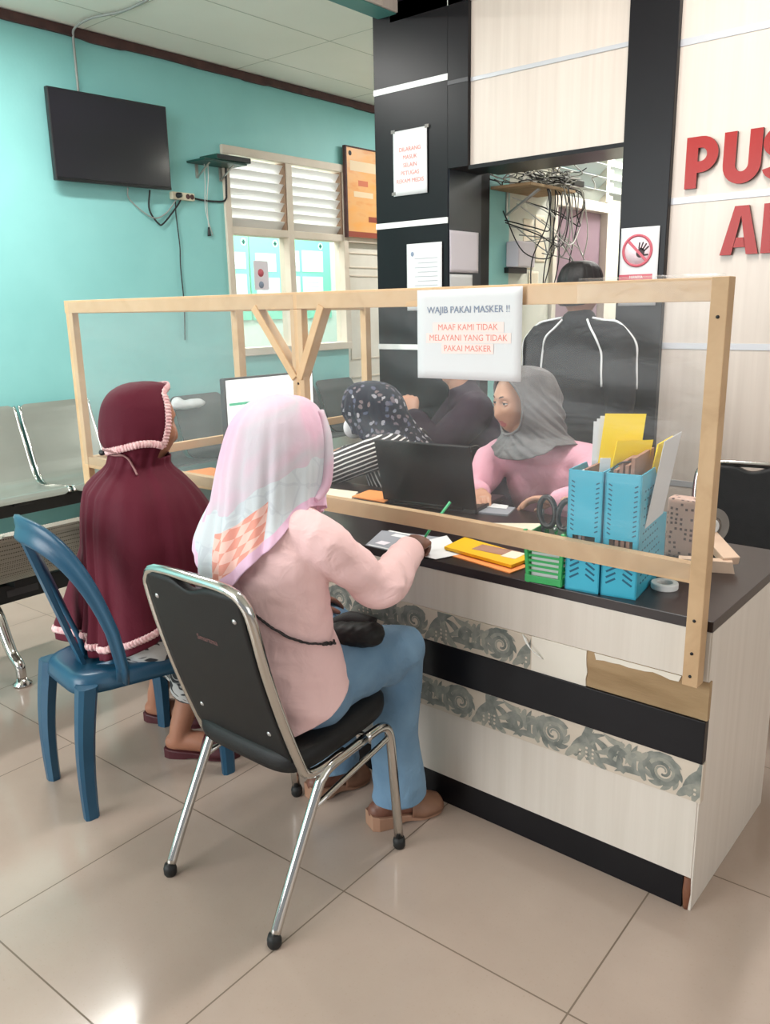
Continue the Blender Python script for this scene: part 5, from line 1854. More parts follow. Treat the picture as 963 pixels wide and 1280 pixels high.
def folds(amp, scale, sx=1, sy=1, sz=1, seed=0):
    def f(c, n):
        q = V((c.x * sx, c.y * sy, c.z * sz)) * scale + V((seed, seed * .7, 0))
        a = noise.noise(q)
        r = 1 - abs(noise.noise(q * 1.7 + V((9, 2, 5)))) * 2
        return amp * (a * .8 + r * .5)
    return f


def arm_folds(mb, c, axis, r, n=5, w=.006):
    """raised cloth rolls round a bent joint"""
    axis = V(axis).normalized()
    return mb


def sandal(parent, heel, toe, m_sole, m_up, hh=.030, open_back=True):
    heel, toe = V(heel), V(toe)
    a = (toe - heel).normalized(); s = a.cross(UP); L = (toe - heel).length
    prof = [(0.0, .60), (.06, .85), (.2, .92), (.45, .86), (.7, 1.1), (.85, 1.02), (.95, .72), (1.0, .3)]
    W0 = .040
    def outline(z, g=1.0, lo=0.0, hi=1.0):
        out = []
        ks = [lo + (hi - lo) * i / 14 for i in range(15)]
        for k in ks: out.append(heel + a * L * k + s * W0 * interp(prof, k) * g + UP * z(k))
        for k in ks[::-1]: out.append(heel + a * L * k - s * W0 * interp(prof, k) * g + UP * z(k))
        return out
    zt = lambda k: .014 + hh * max(0, 1 - k / .62) ** .9 + .002
    zb = lambda k: max(.0012, .001 + (hh - .006) * max(0, min(1, (k - .30) / .06)) * max(0, 1 - k / .62))
    zm = lambda k: zt(k) - .004
    obj('sole', MB().ring_loft([outline(zb), outline(zm, 1.02), outline(zt, .98)], smooth=False), m_sole, parent)
    def vamp(u, v):
        k = .50 + .46 * u
        w_ = W0 * interp(prof, k) * 1.06 + .001
        h = (.058 * (1 - u) + .026 * u)
        q = PI * v
        return heel + a * (L * (k + .035 * math.sin(q) * (1 - u))) + s * w_ * math.cos(q) + UP * (zt(k) - .004 + h * math.sin(q) ** .8)
    obj('upper', solid(MB().grid(vamp, 14, 14).mesh('v'), .003, 1), m_up, parent)


# ============ woman in the pale pink shirt, writing at the desk
JP = dict(lat=(1, -.05, 0), pel=(-.89, -.435, .530), che=(-.885, -.455, .845), nk=(-.892, -.43, .985), head=(-.897, -.405, 1.085),
          rsh=(-.750, -.445, .892), rel=(-.676, -.305, .748), rwr=(-.786, -.058, .768),
          lsh=(-1.035, -.44, .90), lel=(-1.10, -.42, .70), lwr=(-1.05, -.22, .615),
          rhip=(-.80, -.44, .530), rkn=(-.765, -.132, .510), ran=(-.768, -.170, .095), rheel=(-.808, -.225, .012), rtoe=(-.715, -.016, .006),
          lhip=(-.98, -.44, .530), lkn=(-1.02, -.130, .512), lan=(-1.022, -.16, .095), lheel=(-1.035, -.235, .012), ltoe=(-.985, -.030, .006))
mb = skeleton_to(MB(), JP)
head_to(mb, JP['head'], (.12, 1, -.10))
hand_to(mb, JP['rwr'], (-.22, .96, .12), (-.25, 0, -1), 1, .92, (48, 62, 40), 3, (.6, .4, .7))
hand_to(mb, JP['lwr'], (.25, .95, -.1), (0, 0, -1), -1, .92, (16, 20, 14))
pink = person('woman in pale pink shirt, jeans and printed pink headscarf, writing at the desk edge', mb, .0045, M['skin_dark'])
mb = MB()
mb.limb([(-.89, -.440, .42), (-.89, -.445, .52), (-.888, -.458, .66), (-.886, -.464, .80), (-.887, -.458, .875), (-.890, -.442, .935), (-.893, -.432, .985)],
        [(.205, .150), (.198, .142), (.160, .118), (.156, .114), (.148, .106), (.100, .076), (.060, .058)], (1, -.05, 0), 28)
for s in 'rl':
    sh, el, wr = V(JP[s + 'sh']), V(JP[s + 'el']), V(JP[s + 'wr'])
    nk = V((-.89, -.450, .905))
    mb.limb([nk, sh, sh.lerp(el, .5) + V((.004 if s == 'r' else -.004, 0, -.004)), el], [.076, .057, .053, .051])
    mb.limb([el, el.lerp(wr, .35), el.lerp(wr, .8), wr], [.052, .050, .043, .042], None)
shirt = fuse(mb, .007, 3)
el = V(JP['rel'])
def shirt_fold(c, n):
    v = folds(.0058, 8, 1, 1, 1.9, 2)(c, n)
    d = (c - el).length
    if d < .17:      # gathered folds radiating from the bent elbow
        v += .0085 * math.sin(62 * (c.z * .9 - c.y * .7 + .25 * c.x)) * math.exp(-(d / .09) ** 2)
    if c.z < .74:    # sagging folds at the waist
        v += .0055 * math.sin(46 * (c.z + .35 * c.x) + 4 * noise.noise(c * 7)) * min(1, (.74 - c.z) / .08) * (.6 + noise.noise(c * 5))
    return v
shirt = wrinkle(shirt, shirt_fold)
cut(shirt, (-.89, -.56, .435), (-.0, .62, -1), (-.89, -.42, .40), .32)
for s in 'rl':
    el_, wr_ = V(JP[s + 'el']), V(JP[s + 'wr']); cut(shirt, el_.lerp(wr_, .93), wr_ - el_, wr_, .12)
obj('shirt', shirt, M['pink_shirt'], pink)
seam = [(-.745, -.52, .955), (-.722, -.532, .90), (-.728, -.528, .84), (-.742, -.50, .79)]
mb = MB()
mb.limb([(-.80, -.435, .505), (-.98, -.435, .505)], [.105, .105])
mb.limb([(-.89, -.44, .50), (-.89, -.445, .62)], [(.150, .108), (.140, .100)], (1, 0, 0))
for s in 'rl':
    hp, kn, an = V(JP[s + 'hip']), V(JP[s + 'kn']), V(JP[s + 'an'])
    mb.limb([hp + V((0, 0, -.008)), hp.lerp(kn, .55), kn], [.090, .084, .069])
    mb.limb([kn, kn.lerp(an, .25), kn.lerp(an, .6), V((an.x + .010, an.y + .018, .06))], [.066, .062, .063, .079])
jm = fuse(mb, .0075, 4)
kn = V(JP['rkn'])
jm = wrinkle(jm, lambda c, n: folds(.006, 10, 1, 1, 1, 5)(c, n) + .006 * math.sin(75 * (c.y + .5 * c.z)) * math.exp(-((c - V((-.77, -.21, .46))).length / .09) ** 2))
for s in 'rl':
    an = V(JP[s + 'an']); cut(jm, (an.x, an.y, .092), (0, .12, -1), (an.x, an.y, .03), .16)
obj('jeans', jm, M['jeans'], pink)
for s in 'rl':
    sd = thing('tmp', 'x x x x', 'x') if False else None
    e = bpy.data.objects.new('sandal', None); e.parent = pink; COL.objects.link(e); W[e.name] = W[pink.name].copy(); e.empty_display_size = .05
    sandal(e, V(JP[s + 'heel']) * 1.0 - V((0, 0, JP[s + 'heel'][2])) + UP * .0, V(JP[s + 'toe']) - V((0, 0, JP[s + 'toe'][2])), M['sole_tan'], M['sandal_brown'])
D = Drape((.10, 1, 0), [(1.21, -.895, -.40), (1.08, -.897, -.412), (.98, -.895, -.428), (.86, -.893, -.452), (.70, -.892, -.465)],
          [(1.2065, .0, .0, .0, .0), (1.2045, .028, .028, .028, .028), (1.196, .060, .06, .058, .058), (1.175, .088, .092, .084, .084), (1.14, .104, .116, .104, .104), (1.09, .112, .130, .120, .116), (1.04, .112, .138, .132, .119),
           (1.0, .110, .141, .142, .118), (.97, .108, .142, .150, .119), (.94, .112, .143, .168, .126), (.90, .125, .146, .195, .150), (.85, .14, .150, .218, .175), (.78, .17, .150, .225, .205), (.70, .17, .146, .225, .205)],
          [(-180, .765), (-165, .795), (-145, .850), (-125, .900), (-105, .945), (-90, .962), (-60, .955), (-30, .93), (0, .905), (45, .895), (80, .880), (100, .872), (125, .84), (145, .795), (165, .752)],
          fold=[(.7, .010), (.86, .009), (.95, .007), (1.02, .0045), (1.10, .0025), (1.16, .0012), (1.21, 0)], seed=2.3)
hole_p = lambda p, z: abs(p) < .75 and .995 < z < 1.165
obj('headscarf', D.mesh(170, 120, hole_p, 1.15, .003), M['pink_scarf'], pink)
fl = [D.pt(math.radians(a), z, .006) for a, z in ((-52, 1.17), (-60, 1.12), (-64, 1.06), (-66, 1.01), (-72, .985), (-80, .975))]
obj('scarf_fold', MB().tube(fl, [.008, .012, .013, .012, .010, .006], 10, 5), M['pink_scarf'], pink)
tail = [V((-.955, -.598, .80)), V((-.93, -.604, .755)), V((-.90, -.612, .70)), V((-.875, -.615, .64))]
rg = []
for i, p in enumerate(catmull(tail, 6)):
    k = i / 18
    w_ = .055 * (1 - .75 * k) + .004
    rg.append([p + V((a * w_, b_ * .004 - .004 * math.sin(a * 5), 0)) for a, b_ in ((-1, -1), (-.5, -1.6), (0, -1), (.5, -1.6), (1, -1), (1, 1), (.5, .4), (0, 1), (-.5, .4), (-1, 1))])
obj('scarf_tail', MB().ring_loft(rg), mat('lilac_scarf_border', (236, 200, 222), .85), pink)
BP = BVHTree.FromPolygons([W[pink.name] @ v.co for v in [c for c in pink.children if c.name.startswith('shirt')][0].data.vertices], [p.vertices[:] for p in [c for c in pink.children if c.name.startswith('shirt')][0].data.polygons])


def snap(bvh, p, off):
    loc, nrm, idx, d = bvh.find_nearest(V(p))
    return loc + nrm * off


# crossbody bag: thin chain across her back and a small black bag on her lap
bag = thing('crossbody_bag', 'small black quilted crossbody bag with a chain strap on the pink woman\'s lap', 'bag', (-.735, -.30, .58))
bmsh = fuse(MB().limb([(-.80, -.335, .612), (-.715, -.300, .622)], [(.030, .040), (.030, .040)], (0, 0, 1)), .005, 6)
bmsh = wrinkle(bmsh, lambda c, n: .0022 * (abs(math.sin((c.x + c.z) * 130)) * abs(math.sin((c.x - c.z) * 130))))
obj('bag_body', bmsh, M['vinyl'], bag)
obj('flap', MB().tube([(-.835, -.33, .626), (-.79, -.30, .646), (-.72, -.285, .644)], [.012, .018, .014], 10, 4, flat=(1.2, .5)), M['vinyl'], bag)
obj('clasp', MB().tube([(-.800, -.378, .634), (-.788, -.377, .644), (-.780, -.374, .648)], .0035, 8, 3), M['chrome'], bag)
ch = [snap(BP, p, .006) for p in catmull([(-.93, -.60, .80), (-.88, -.60, .765), (-.82, -.595, .735), (-.75, -.575, .69), (-.715, -.53, .668), (-.70, -.47, .65), (-.715, -.41, .64)], 7)]
ch.append(V((-.79, -.372, .632)))
cl_ = MB()
for i in range(len(ch) - 1):
    a, b_ = ch[i], ch[i + 1]
    L_ = (b_ - a).length; nl = max(1, round(L_ / .009))
    for k in range(nl):
        p = a.lerp(b_, (k + .5) / nl); t = (b_ - a).normalized()
        u, v = frame_of(t, V((0, -1, .4)))
        if k % 2: u, v = v, u
        cl_.tube([p + t * .0062 * math.cos(q) + u * .0034 * math.sin(q) for q in [2 * PI * m / 8 for m in range(8)]], .0021, 5, closed=True)
obj('chain_strap', cl_, M['black_plastic'], bag)

# ============ woman in the long maroon veil on the blue chair
JB = dict(lat=(1, -.1, 0), pel=(-1.565, -.405, .505), che=(-1.55, -.405, .82), nk=(-1.525, -.390, .965), head=(-1.505, -.362, 1.092),
          rsh=(-1.42, -.42, .870), rel=(-1.40, -.30, .70), rwr=(-1.40, -.11, .765), lsh=(-1.66, -.44, .870), lel=(-1.69, -.34, .70), lwr=(-1.58, -.11, .765),
          rhip=(-1.49, -.43, .505), rkn=(-1.50, -.16, .475), ran=(-1.545, -.305, .10), rheel=(-1.585, -.338, .012), rtoe=(-1.385, -.195, .006),
          lhip=(-1.66, -.43, .505), lkn=(-1.70, -.13, .475), lan=(-1.80, -.215, .10), lheel=(-1.845, -.235, .012), ltoe=(-1.63, -.13, .006))
mb = skeleton_to(MB(), JB)
head_to(mb, JB['head'], (.30, 1, -.06))
hand_to(mb, JB['rwr'], (-.3, .95, .0), (0, 0, -1), 1, .9)
hand_to(mb, JB['lwr'], (.3, .95, .0), (0, 0, -1), -1, .9)
mar = person('woman in a long maroon veil with pink lace edging, seated on the blue chair', mb, .0055, M['skin'])
mb = MB()
mb.limb([(-1.49, -.42, .470), (-1.66, -.41, .470)], [.110, .110])
for s in 'rl':
    hp, kn, an = V(JB[s + 'hip']), V(JB[s + 'kn']), V(JB[s + 'an'])
    mb.limb([hp + V((0, 0, -.01)), kn], [.100, .080])
    mb.limb([kn, kn.lerp(an, .62)], [.080, .082])
mb.limb([(-1.51, -.19, .44), (-1.69, -.16, .44)], [.075, .075]); mb.limb([(-1.52, -.23, .27), (-1.75, -.19, .27)], [.078, .078])
obj('skirt', wrinkle(fuse(mb, .011, 5), folds(.007, 7, 1, 1, .5, 3)), M['skirt'], mar)
for s in 'rl':
    e = bpy.data.objects.new('sandal', None); e.parent = mar; COL.objects.link(e); W[e.name] = W[mar.name].copy()
    sandal(e, V(JB[s + 'heel']) - UP * .012, V(JB[s + 'toe']) - UP * .006, M['sandal_maroon'], M['sandal_maroon'], .018)
DB = Drape((.38, 1, 0), [(1.21, -1.503, -.360), (1.10, -1.506, -.366), (1.02, -1.512, -.385), (.95, -1.525, -.400), (.80, -1.552, -.410), (.44, -1.582, -.405), (.2, -1.58, -.405)],
           [(1.2095, 0, 0, 0, 0), (1.2075, .028, .03, .026, .026), (1.198, .062, .066, .058, .058), (1.175, .080, .098, .084, .084), (1.14, .097, .116, .100, .100), (1.095, .108, .122, .106, .106), (1.055, .104, .114, .103, .103),
            (1.028, .096, .094, .093, .093), (1.005, .090, .080, .086, .086), (.985, .092, .080, .088, .088), (.965, .105, .088, .106, .104), (.935, .140, .112, .160, .158), (.90, .175, .130, .200, .198), (.85, .215, .130, .230, .228),
            (.76, .27, .130, .258, .255), (.68, .285, .130, .320, .257), (.55, .29, .136, .41, .245), (.44, .29, .150, .48, .235), (.2, .29, .15, .48, .235)],
           [(-180, .432), (-150, .425), (-120, .45), (-90, .50), (-60, .58), (-30, .62), (0, .62), (30, .55), (60, .42), (80, .375), (100, .365), (120, .385), (150, .42)],
           fold=[(.2, .015), (.5, .012), (.75, .007), (.9, .0042), (.97, .003), (1.02, .0024), (1.06, .001), (1.12, .0), (1.22, 0)], seed=5.1)
DB.extra = lambda p, z: .095 * max(0, min(1, (.72 - z) / .26)) * math.exp(-((p - 2.35) / .36) ** 2)
obj('veil', DB.mesh(190, 130, lambda p, z: abs(p) < 1.16 - 2.5 * max(0, z - 1.12) and 1.0 < z < 1.184, 1.1, .003), M['maroon'], mar)
edge = [(-60, 1.182), (-64, 1.16), (-66.5, 1.12), (-67.5, 1.08), (-67, 1.05), (-66, 1.032)]
obj('lace_edging', DB.ribbon([(60, 1.182), (40, 1.192), (0, 1.196), (-40, 1.192)] + edge, .017, .004, .25, 110, 240), M['lace'], mar, label='pink lace round the face')
obj('lace_edging', DB.ribbon([(66, 1.032), (67.5, 1.08), (66, 1.12), (60, 1.182)], .017, .004, .25, 110, 90), M['lace'], mar, label='pink lace round the face, left side')
obj('lace_edging', DB.ribbon([(-66, 1.036), (-85, 1.046), (-105, 1.048), (-125, 1.040), (-150, 1.030), (-180, 1.020), (-210, 1.026), (-250, 1.040), (-292, 1.036)], .017, .005, .2, 110, 260), M['lace'], mar, label='pink lace under the hood')
hz = [(a, DB.hemz(math.radians(a)) + .034) for a in range(-180, 181, 6)]
obj('lace_edging', DB.ribbon(hz, .017, .004, .3, 100, 700), M['lace'], mar, label='pink lace above the hem')
cord = [DB.pt(math.radians(a), z, .009) for a, z in ((172, 1.018), (-178, 1.026), (-160, 1.030), (-140, 1.026), (-122, 1.010), (-108, .985), (-100, .965))]
obj('tie_cord', MB().tube(cord, .0028, 7, 6), M['cord_brown'], mar)
obj('tie_cord', MB().tube([DB.pt(math.radians(a), z, .007) for a, z in ((172, 1.018), (-172, 1.018), (-150, 1.016), (-128, 1.018))], .0028, 7, 6), M['cord_brown'], mar)
obj('cord_knot', MB().tube([DB.pt(math.radians(166), 1.014, .012), DB.pt(math.radians(174), 1.018, .016), DB.pt(math.radians(180), 1.018, .010)], [.006, .009, .005], 10, 3), M['black_matt'], mar)

# ============ woman in the grey headscarf and rose uniform, behind the desk
FG = V((-.44, -.90, -.05))
JG = dict(lat=(-1, .15, 0), pel=(-.94, 1.06, .50), che=(-.955, .985, .765), nk=(-.975, .945, .905), head=(-1.032, .893, 1.058),
          rsh=(-1.135, .93, .835), rel=(-1.165, .80, .705), rwr=(-1.03, .655, .765), lsh=(-.795, .985, .845), lel=(-.655, .83, .755), lwr=(-.735, .665, .772),
          rhip=(-1.03, 1.05, .50), rkn=(-1.05, .72, .50), ran=(-1.05, .75, .09), rheel=(-1.05, .80, .012), rtoe=(-1.06, .56, .006),
          lhip=(-.85, 1.05, .50), lkn=(-.84, .72, .50), lan=(-.84, .75, .09), lheel=(-.84, .80, .012), ltoe=(-.83, .56, .006))
mb = skeleton_to(MB(), JG, .95)
head_to(mb, JG['head'], FG)
hand_to(mb, JG['lwr'], (-1, -.16, -.05), (.0, -.35, -1), -1, .95, (14, 20, 14), 3, (.6, .5, .3))
hand_to(mb, JG['rwr'], (.6, -.8, -.05), (0, 0, -1), -1, .9, (14, 20, 14))
gl = person('woman in grey headscarf and rose pink uniform seated behind the desk, looking aside', mb, .0034, [M['skin_lady'], M['lips']], 2)
f_ = FG.normalized(); u_ = (UP - f_ * UP.dot(f_)).normalized(); r_ = f_.cross(u_); hc = V(JG['head']) - gl.location
for p in gl.data.polygons:
    q = p.center - hc
    x, y, z = q.dot(r_), q.dot(f_), q.dot(u_)
    if y > .06 and abs(x) < .024 - .0006 * abs(z * 1000 + 73) and -.084 < z < -.0615:
        p.material_index = 1
hc = V(JG['head'])
for s in (-1, 1):
    ec = hc + r_ * s * .031 + f_ * .0655 + u_ * .003
    e = obj('eye', MB().ball(ec, .0118, 18, 12), M['eye_white'], gl)
    look = (f_ + r_ * -.25 - u_ * .08).normalized()
    obj('iris', MB().ball(ec + look * .0068, .0062, 14, 10), M['iris'], e)
    for e0, e1, nm in ((16, 100, 'upper_lid'), (-20, -95, 'lower_lid')):
        def lidf(u, v):
            az = math.radians(-95 + 190 * u); elv = math.radians(e0 * max(.0, math.cos(az)) ** .6 + (e1 - e0 * max(.0, math.cos(az)) ** .6) * v)
            return ec + (f_ * math.cos(az) * math.cos(elv) + r_ * math.sin(az) * math.cos(elv) + u_ * math.sin(elv)) * .0131
        obj(nm, solid(MB().grid(lidf, 16, 6).mesh('lid'), .0008), M['skin_lady'], gl)
    lid = [ec + (f_ * math.cos(a) * math.cos(b_) + r_ * math.sin(a) * math.cos(b_) + u_ * math.sin(b_)) * .0136 for a, b_ in [(math.radians(q), math.radians(16 * max(0, math.cos(math.radians(q))) ** .6)) for q in (-80, -50, -20, 20, 50, 80)]]
    obj('lash_line', MB().tube(lid, [.0006, .0011, .0013, .0013, .0011, .0006], 6, 4), M['brow'], gl)
    br = [hc + r_ * s * (.014 + .034 * q) + f_ * (.0835 - .022 * q * q - .004 * q) + u_ * (.0225 + .007 * math.sin(PI * q * .8) - .003 * q) for q in (0, .25, .5, .75, 1)]
    obj('eyebrow', MB().tube(br, [.0018, .003, .003, .0024, .0012], 6, 4), M['brow'], gl)
DG = Drape((-.44, -.90, 0), [(1.20, -1.012, .908), (1.05, -1.010, .912), (.95, -.993, .930), (.85, -.965, .965), (.7, -.955, .98)],
           [(1.186, 0, 0, 0, 0), (1.184, .03, .03, .028, .028), (1.174, .066, .068, .062, .062), (1.15, .092, .104, .088, .088), (1.11, .104, .128, .102, .102), (1.06, .106, .142, .110, .110), (1.01, .100, .140, .112, .112), (.97, .096, .128, .112, .112),
            (.94, .102, .118, .120, .116), (.915, .122, .125, .155, .145), (.89, .150, .140, .192, .178), (.86, .168, .152, .215, .198), (.7, .17, .155, .22, .20)],
           [(-180, .85), (-120, .89), (-90, .922), (-60, .922), (-30, .885), (0, .860), (30, .866), (60, .892), (90, .915), (120, .91), (150, .87)],
           fold=[(.7, .011), (.9, .011), (.97, .008), (1.05, .005), (1.12, .0015), (1.2, 0)], seed=8.2, twist=9)
holeg = lambda p, z: (p / .92) ** 2 + ((z - 1.048) / .102) ** 2 < 1
obj('headscarf', DG.mesh(170, 110, holeg, 1.1, .003), M['grey_scarf'], gl)
rim = [DG.pt(.93 * math.cos(t), 1.048 + .104 * math.sin(t), .001) for t in [2 * PI * k / 48 for k in range(48)]]
obj('scarf_edge', MB().tube(rim, .0055, 8, closed=True), M['grey_scarf'], gl)
mb = MB()
mb.limb([(-.94, 1.05, .49), (-.945, 1.03, .62), (-.957, .985, .76), (-.968, .96, .845), (-.976, .945, .905)], [(.165, .125), (.15, .115), (.165, .115), (.125, .085), (.062, .058)], (-1, .15, 0), 26)
for s in 'rl':
    sh, el, wr = V(JG[s + 'sh']), V(JG[s + 'el']), V(JG[s + 'wr'])
    mb.limb([(-.967, .955, .84), sh, sh.lerp(el, .5), el], [.078, .067, .062, .058])
    mb.limb([el, el.lerp(wr, .4), el.lerp(wr, .93)], [.057, .052, .038])
obj('uniform_top', wrinkle(fuse(mb, .0085, 5), lambda c, n: folds(.006, 8, 1, 1, 1, 4)(c, n) + .004 * math.sin(50 * (c.x + c.z)) * max(0, math.sin(c.x * 9))), M['pink_uniform'], gl)
mb = MB(); mb.limb([(-.85, 1.05, .49), (-1.03, 1.05, .49)], [.12, .12])
for s in 'rl':
    hp, kn, an = V(JG[s + 'hip']), V(JG[s + 'kn']), V(JG[s + 'an'])
    mb.limb([hp, kn], [.095, .07]); mb.limb([kn, an], [.07, .062])
obj('trousers', fuse(mb, .012, 4), M['black_cloth'], gl)
obj('ring', MB().lathe([(.0085, -.002), (.0098, -.002), (.0098, .002), (.0085, .002)], V(JG['lwr']) + V((-.098, -.03, -.012)), (-1, -.2, -.3), 16, closed=True), mat('gold_ring', (226, 190, 110), .25, 1.0), gl)

# ============ woman in the floral headscarf and striped shirt, bent over the desk wing
FF = V((-.93, -.20, -.42))
JF = dict(lat=(0, -1, 0), up=(-.3, 0, .95), pel=(-1.52, .90, .50), che=(-1.575, .875, .78), nk=(-1.645, .865, .905), head=(-1.715, .850, .990),
          lsh=(-1.545, .715, .845), lel=(-1.735, .575, .755), lwr=(-1.955, .620, .765), rsh=(-1.60, 1.03, .84), rel=(-1.76, 1.10, .74), rwr=(-1.98, .95, .768),
          lhip=(-1.53, .80, .50), lkn=(-1.83, .80, .50), lan=(-1.80, .80, .09), lheel=(-1.74, .80, .012), ltoe=(-1.93 + .05, .79, .006),
          rhip=(-1.53, 1.0, .50), rkn=(-1.83, 1.0, .50), ran=(-1.80, 1.0, .09), rheel=(-1.74, 1.0, .012), rtoe=(-1.88, 1.01, .006))
mb = skeleton_to(MB(), JF, .95)
head_to(mb, JF['head'], FF, (-.3, 0, .95))
hand_to(mb, JF['lwr'], (-.95, .15, 0), (0, 0, -1), -1, .9); hand_to(mb, JF['rwr'], (-.95, -.2, 0), (0, 0, -1), 1, .9)
flo = person('woman in navy floral headscarf and black and white striped shirt bent over the desk wing', mb, .0055, M['skin_lady'])
DF = Drape((-.93, -.20, 0), [(1.12, -1.700, .848), (1.0, -1.705, .850), (.92, -1.665, .862), (.85, -1.60, .872), (.70, -1.56, .88)],
           [(1.108, 0, 0, 0, 0), (1.106, .03, .035, .028, .028), (1.097, .068, .072, .060, .060), (1.075, .098, .110, .086, .086), (1.04, .112, .140, .102, .102), (1.0, .114, .158, .110, .110), (.96, .108, .165, .114, .114), (.92, .10, .16, .122, .122), (.89, .11, .155, .150, .15), (.86, .12, .155, .165, .165), (.80, .13, .155, .175, .175), (.70, .13, .16, .175, .175)],
           [(-180, .775), (-140, .78), (-110, .83), (-90, .87), (-60, .90), (0, .88), (60, .905), (80, .885), (100, .862), (120, .825), (150, .785)],
           fold=[(.7, .012), (.88, .010), (.97, .006), (1.04, .003), (1.12, 0)], seed=3.7)
obj('headscarf', DF.mesh(150, 100, lambda p, z: abs(p) < .72 and .925 < z < 1.06, 1.1, .003), M['floral'], flo)
obj('face_mask', fuse(MB().ball(V(JF['head']) + FF.normalized() * .075 + V((.0, 0, -.045)), (.040, .055, .050), 18, 12), .007, 3), M['paper'], flo)


def stripe_mat(name, n, freq, duty=.34):
    m = cloth(name, (30, 28, 30), (22, 20, 22)); g = G(m)
    d = g.n('ShaderNodeVectorMath', operation='DOT_PRODUCT'); g.l(g.pos(), d.inputs[0]); d.inputs[1].default_value = V(n).normalized()
    wob = g.math('MULTIPLY', g.noise(g.pos(), 9, 2), .010)
    f = g.math('FRACT', g.math('MULTIPLY', g.math('ADD', g.math('ADD', d.outputs['Value'], wob), 5.0), freq))
    g.col(g.mix(g.math('LESS_THAN', f, duty), (30, 27, 30), (228, 224, 222)))
    return m


sh, el, wr = V(JF['lsh']), V(JF['lel']), V(JF['lwr'])
mb = MB()
mb.limb([sh + V((.03, .06, .0)), sh, sh.lerp(el, .5) + V((0, 0, .008)), el], [.07, .068, .064, .060])
mb.limb([el, el.lerp(wr, .4), el.lerp(wr, .93)], [.059, .052, .036])
vd = V((.55, -.83, 0)); ad = (el - sh).normalized()
obj('sleeve', wrinkle(fuse(mb, .007, 4), folds(.005, 9, 1, 1, 1, 1)), stripe_mat('sleeve_stripe', ad.cross(vd), 62), flo)
mb = MB()
mb.limb([(-1.52, .90, .49), (-1.55, .885, .64), (-1.58, .875, .78), (-1.625, .868, .86), (-1.65, .865, .90)], [(.165, .13), (.155, .12), (.165, .12), (.125, .085), (.06, .058)], (0, -1, 0), 24)
mb.limb([(-1.61, .88, .84), (-1.60, 1.03, .84), (-1.76, 1.10, .74)], [.075, .065, .058]); mb.limb([(-1.76, 1.10, .74), (-1.95, .965, .768)], [.056, .038])
obj('striped_shirt', wrinkle(fuse(mb, .009, 4), folds(.005, 8, 1, 1, 1, 6)), stripe_mat('shirt_stripe', (.8, .5, .45), 58), flo)
mb = MB(); mb.limb([(-1.53, .8, .49), (-1.53, 1.0, .49)], [.12, .12])
for s in 'rl':
    hp, kn, an = V(JF[s + 'hip']), V(JF[s + 'kn']), V(JF[s + 'an'])
    mb.limb([hp, kn], [.095, .072]); mb.limb([kn, an], [.07, .062])
obj('trousers', fuse(mb, .012, 4), M['black_cloth'], flo)

# ============ person in the dark purple coat, seated further in, head behind the mask notice
FT = V((-.75, -.62, -.1))
JT = dict(lat=(-.6, .8, 0), pel=(-1.42, 1.46, .50), che=(-1.52, 1.38, .86), nk=(-1.555, 1.345, 1.03), head=(-1.58, 1.32, 1.165),
          rsh=(-1.64, 1.49, .965), rel=(-1.80, 1.45, .78), rwr=(-1.86, 1.38, .80), lsh=(-1.43, 1.24, .955), lel=(-1.50, 1.06, .80), lwr=(-1.675, 1.12, .935),
          rhip=(-1.48, 1.54, .50), rkn=(-1.72, 1.35, .50), ran=(-1.70, 1.37, .09), rheel=(-1.66, 1.41, .012), rtoe=(-1.80, 1.27, .006),
          lhip=(-1.38, 1.38, .50), lkn=(-1.58, 1.14, .50), lan=(-1.56, 1.17, .09), lheel=(-1.53, 1.22, .012), ltoe=(-1.66, 1.08, .006))
mb = skeleton_to(MB(), JT)
head_to(mb, JT['head'], FT, UP, 1.0, True)
hand_to(mb, JT['lwr'], (-.35, .30, .85), (-.5, .6, -.1), 1, 1.0, (40, 50, 30), 3)
hand_to(mb, JT['rwr'], (-.7, -.5, -.1), (0, 0, -1), -1, .95)
thd = person('person in dark purple coat seated further in, hand raised, face hidden by the mask notice', mb, .005, M['skin_lady'])
mb = MB()
mb.limb([(-1.42, 1.46, .48), (-1.46, 1.425, .66), (-1.515, 1.385, .84), (-1.54, 1.36, .95), (-1.553, 1.347, 1.02)], [(.19, .15), (.185, .14), (.19, .135), (.14, .10), (.075, .07)], (-.6, .8, 0), 24)
for s in 'rl':
    sh, el, wr = V(JT[s + 'sh']), V(JT[s + 'el']), V(JT[s + 'wr'])
    mb.limb([(-1.535, 1.365, .945), sh, sh.lerp(el, .5), el], [.09, .08, .075, .07]); mb.limb([el, el.lerp(wr, .9)], [.068, .05])
obj('coat', wrinkle(fuse(mb, .009, 5), folds(.008, 7, 1, 1, 1, 9)), M['purple_coat'], thd)
mb = MB(); mb.limb([(-1.48, 1.54, .49), (-1.38, 1.38, .49)], [.12, .12])
for s in 'rl':
    hp, kn, an = V(JT[s + 'hip']), V(JT[s + 'kn']), V(JT[s + 'an'])
    mb.limb([hp, kn], [.095, .072]); mb.limb([kn, an], [.07, .062])
obj('trousers', fuse(mb, .012, 4), M['black_cloth'], thd)


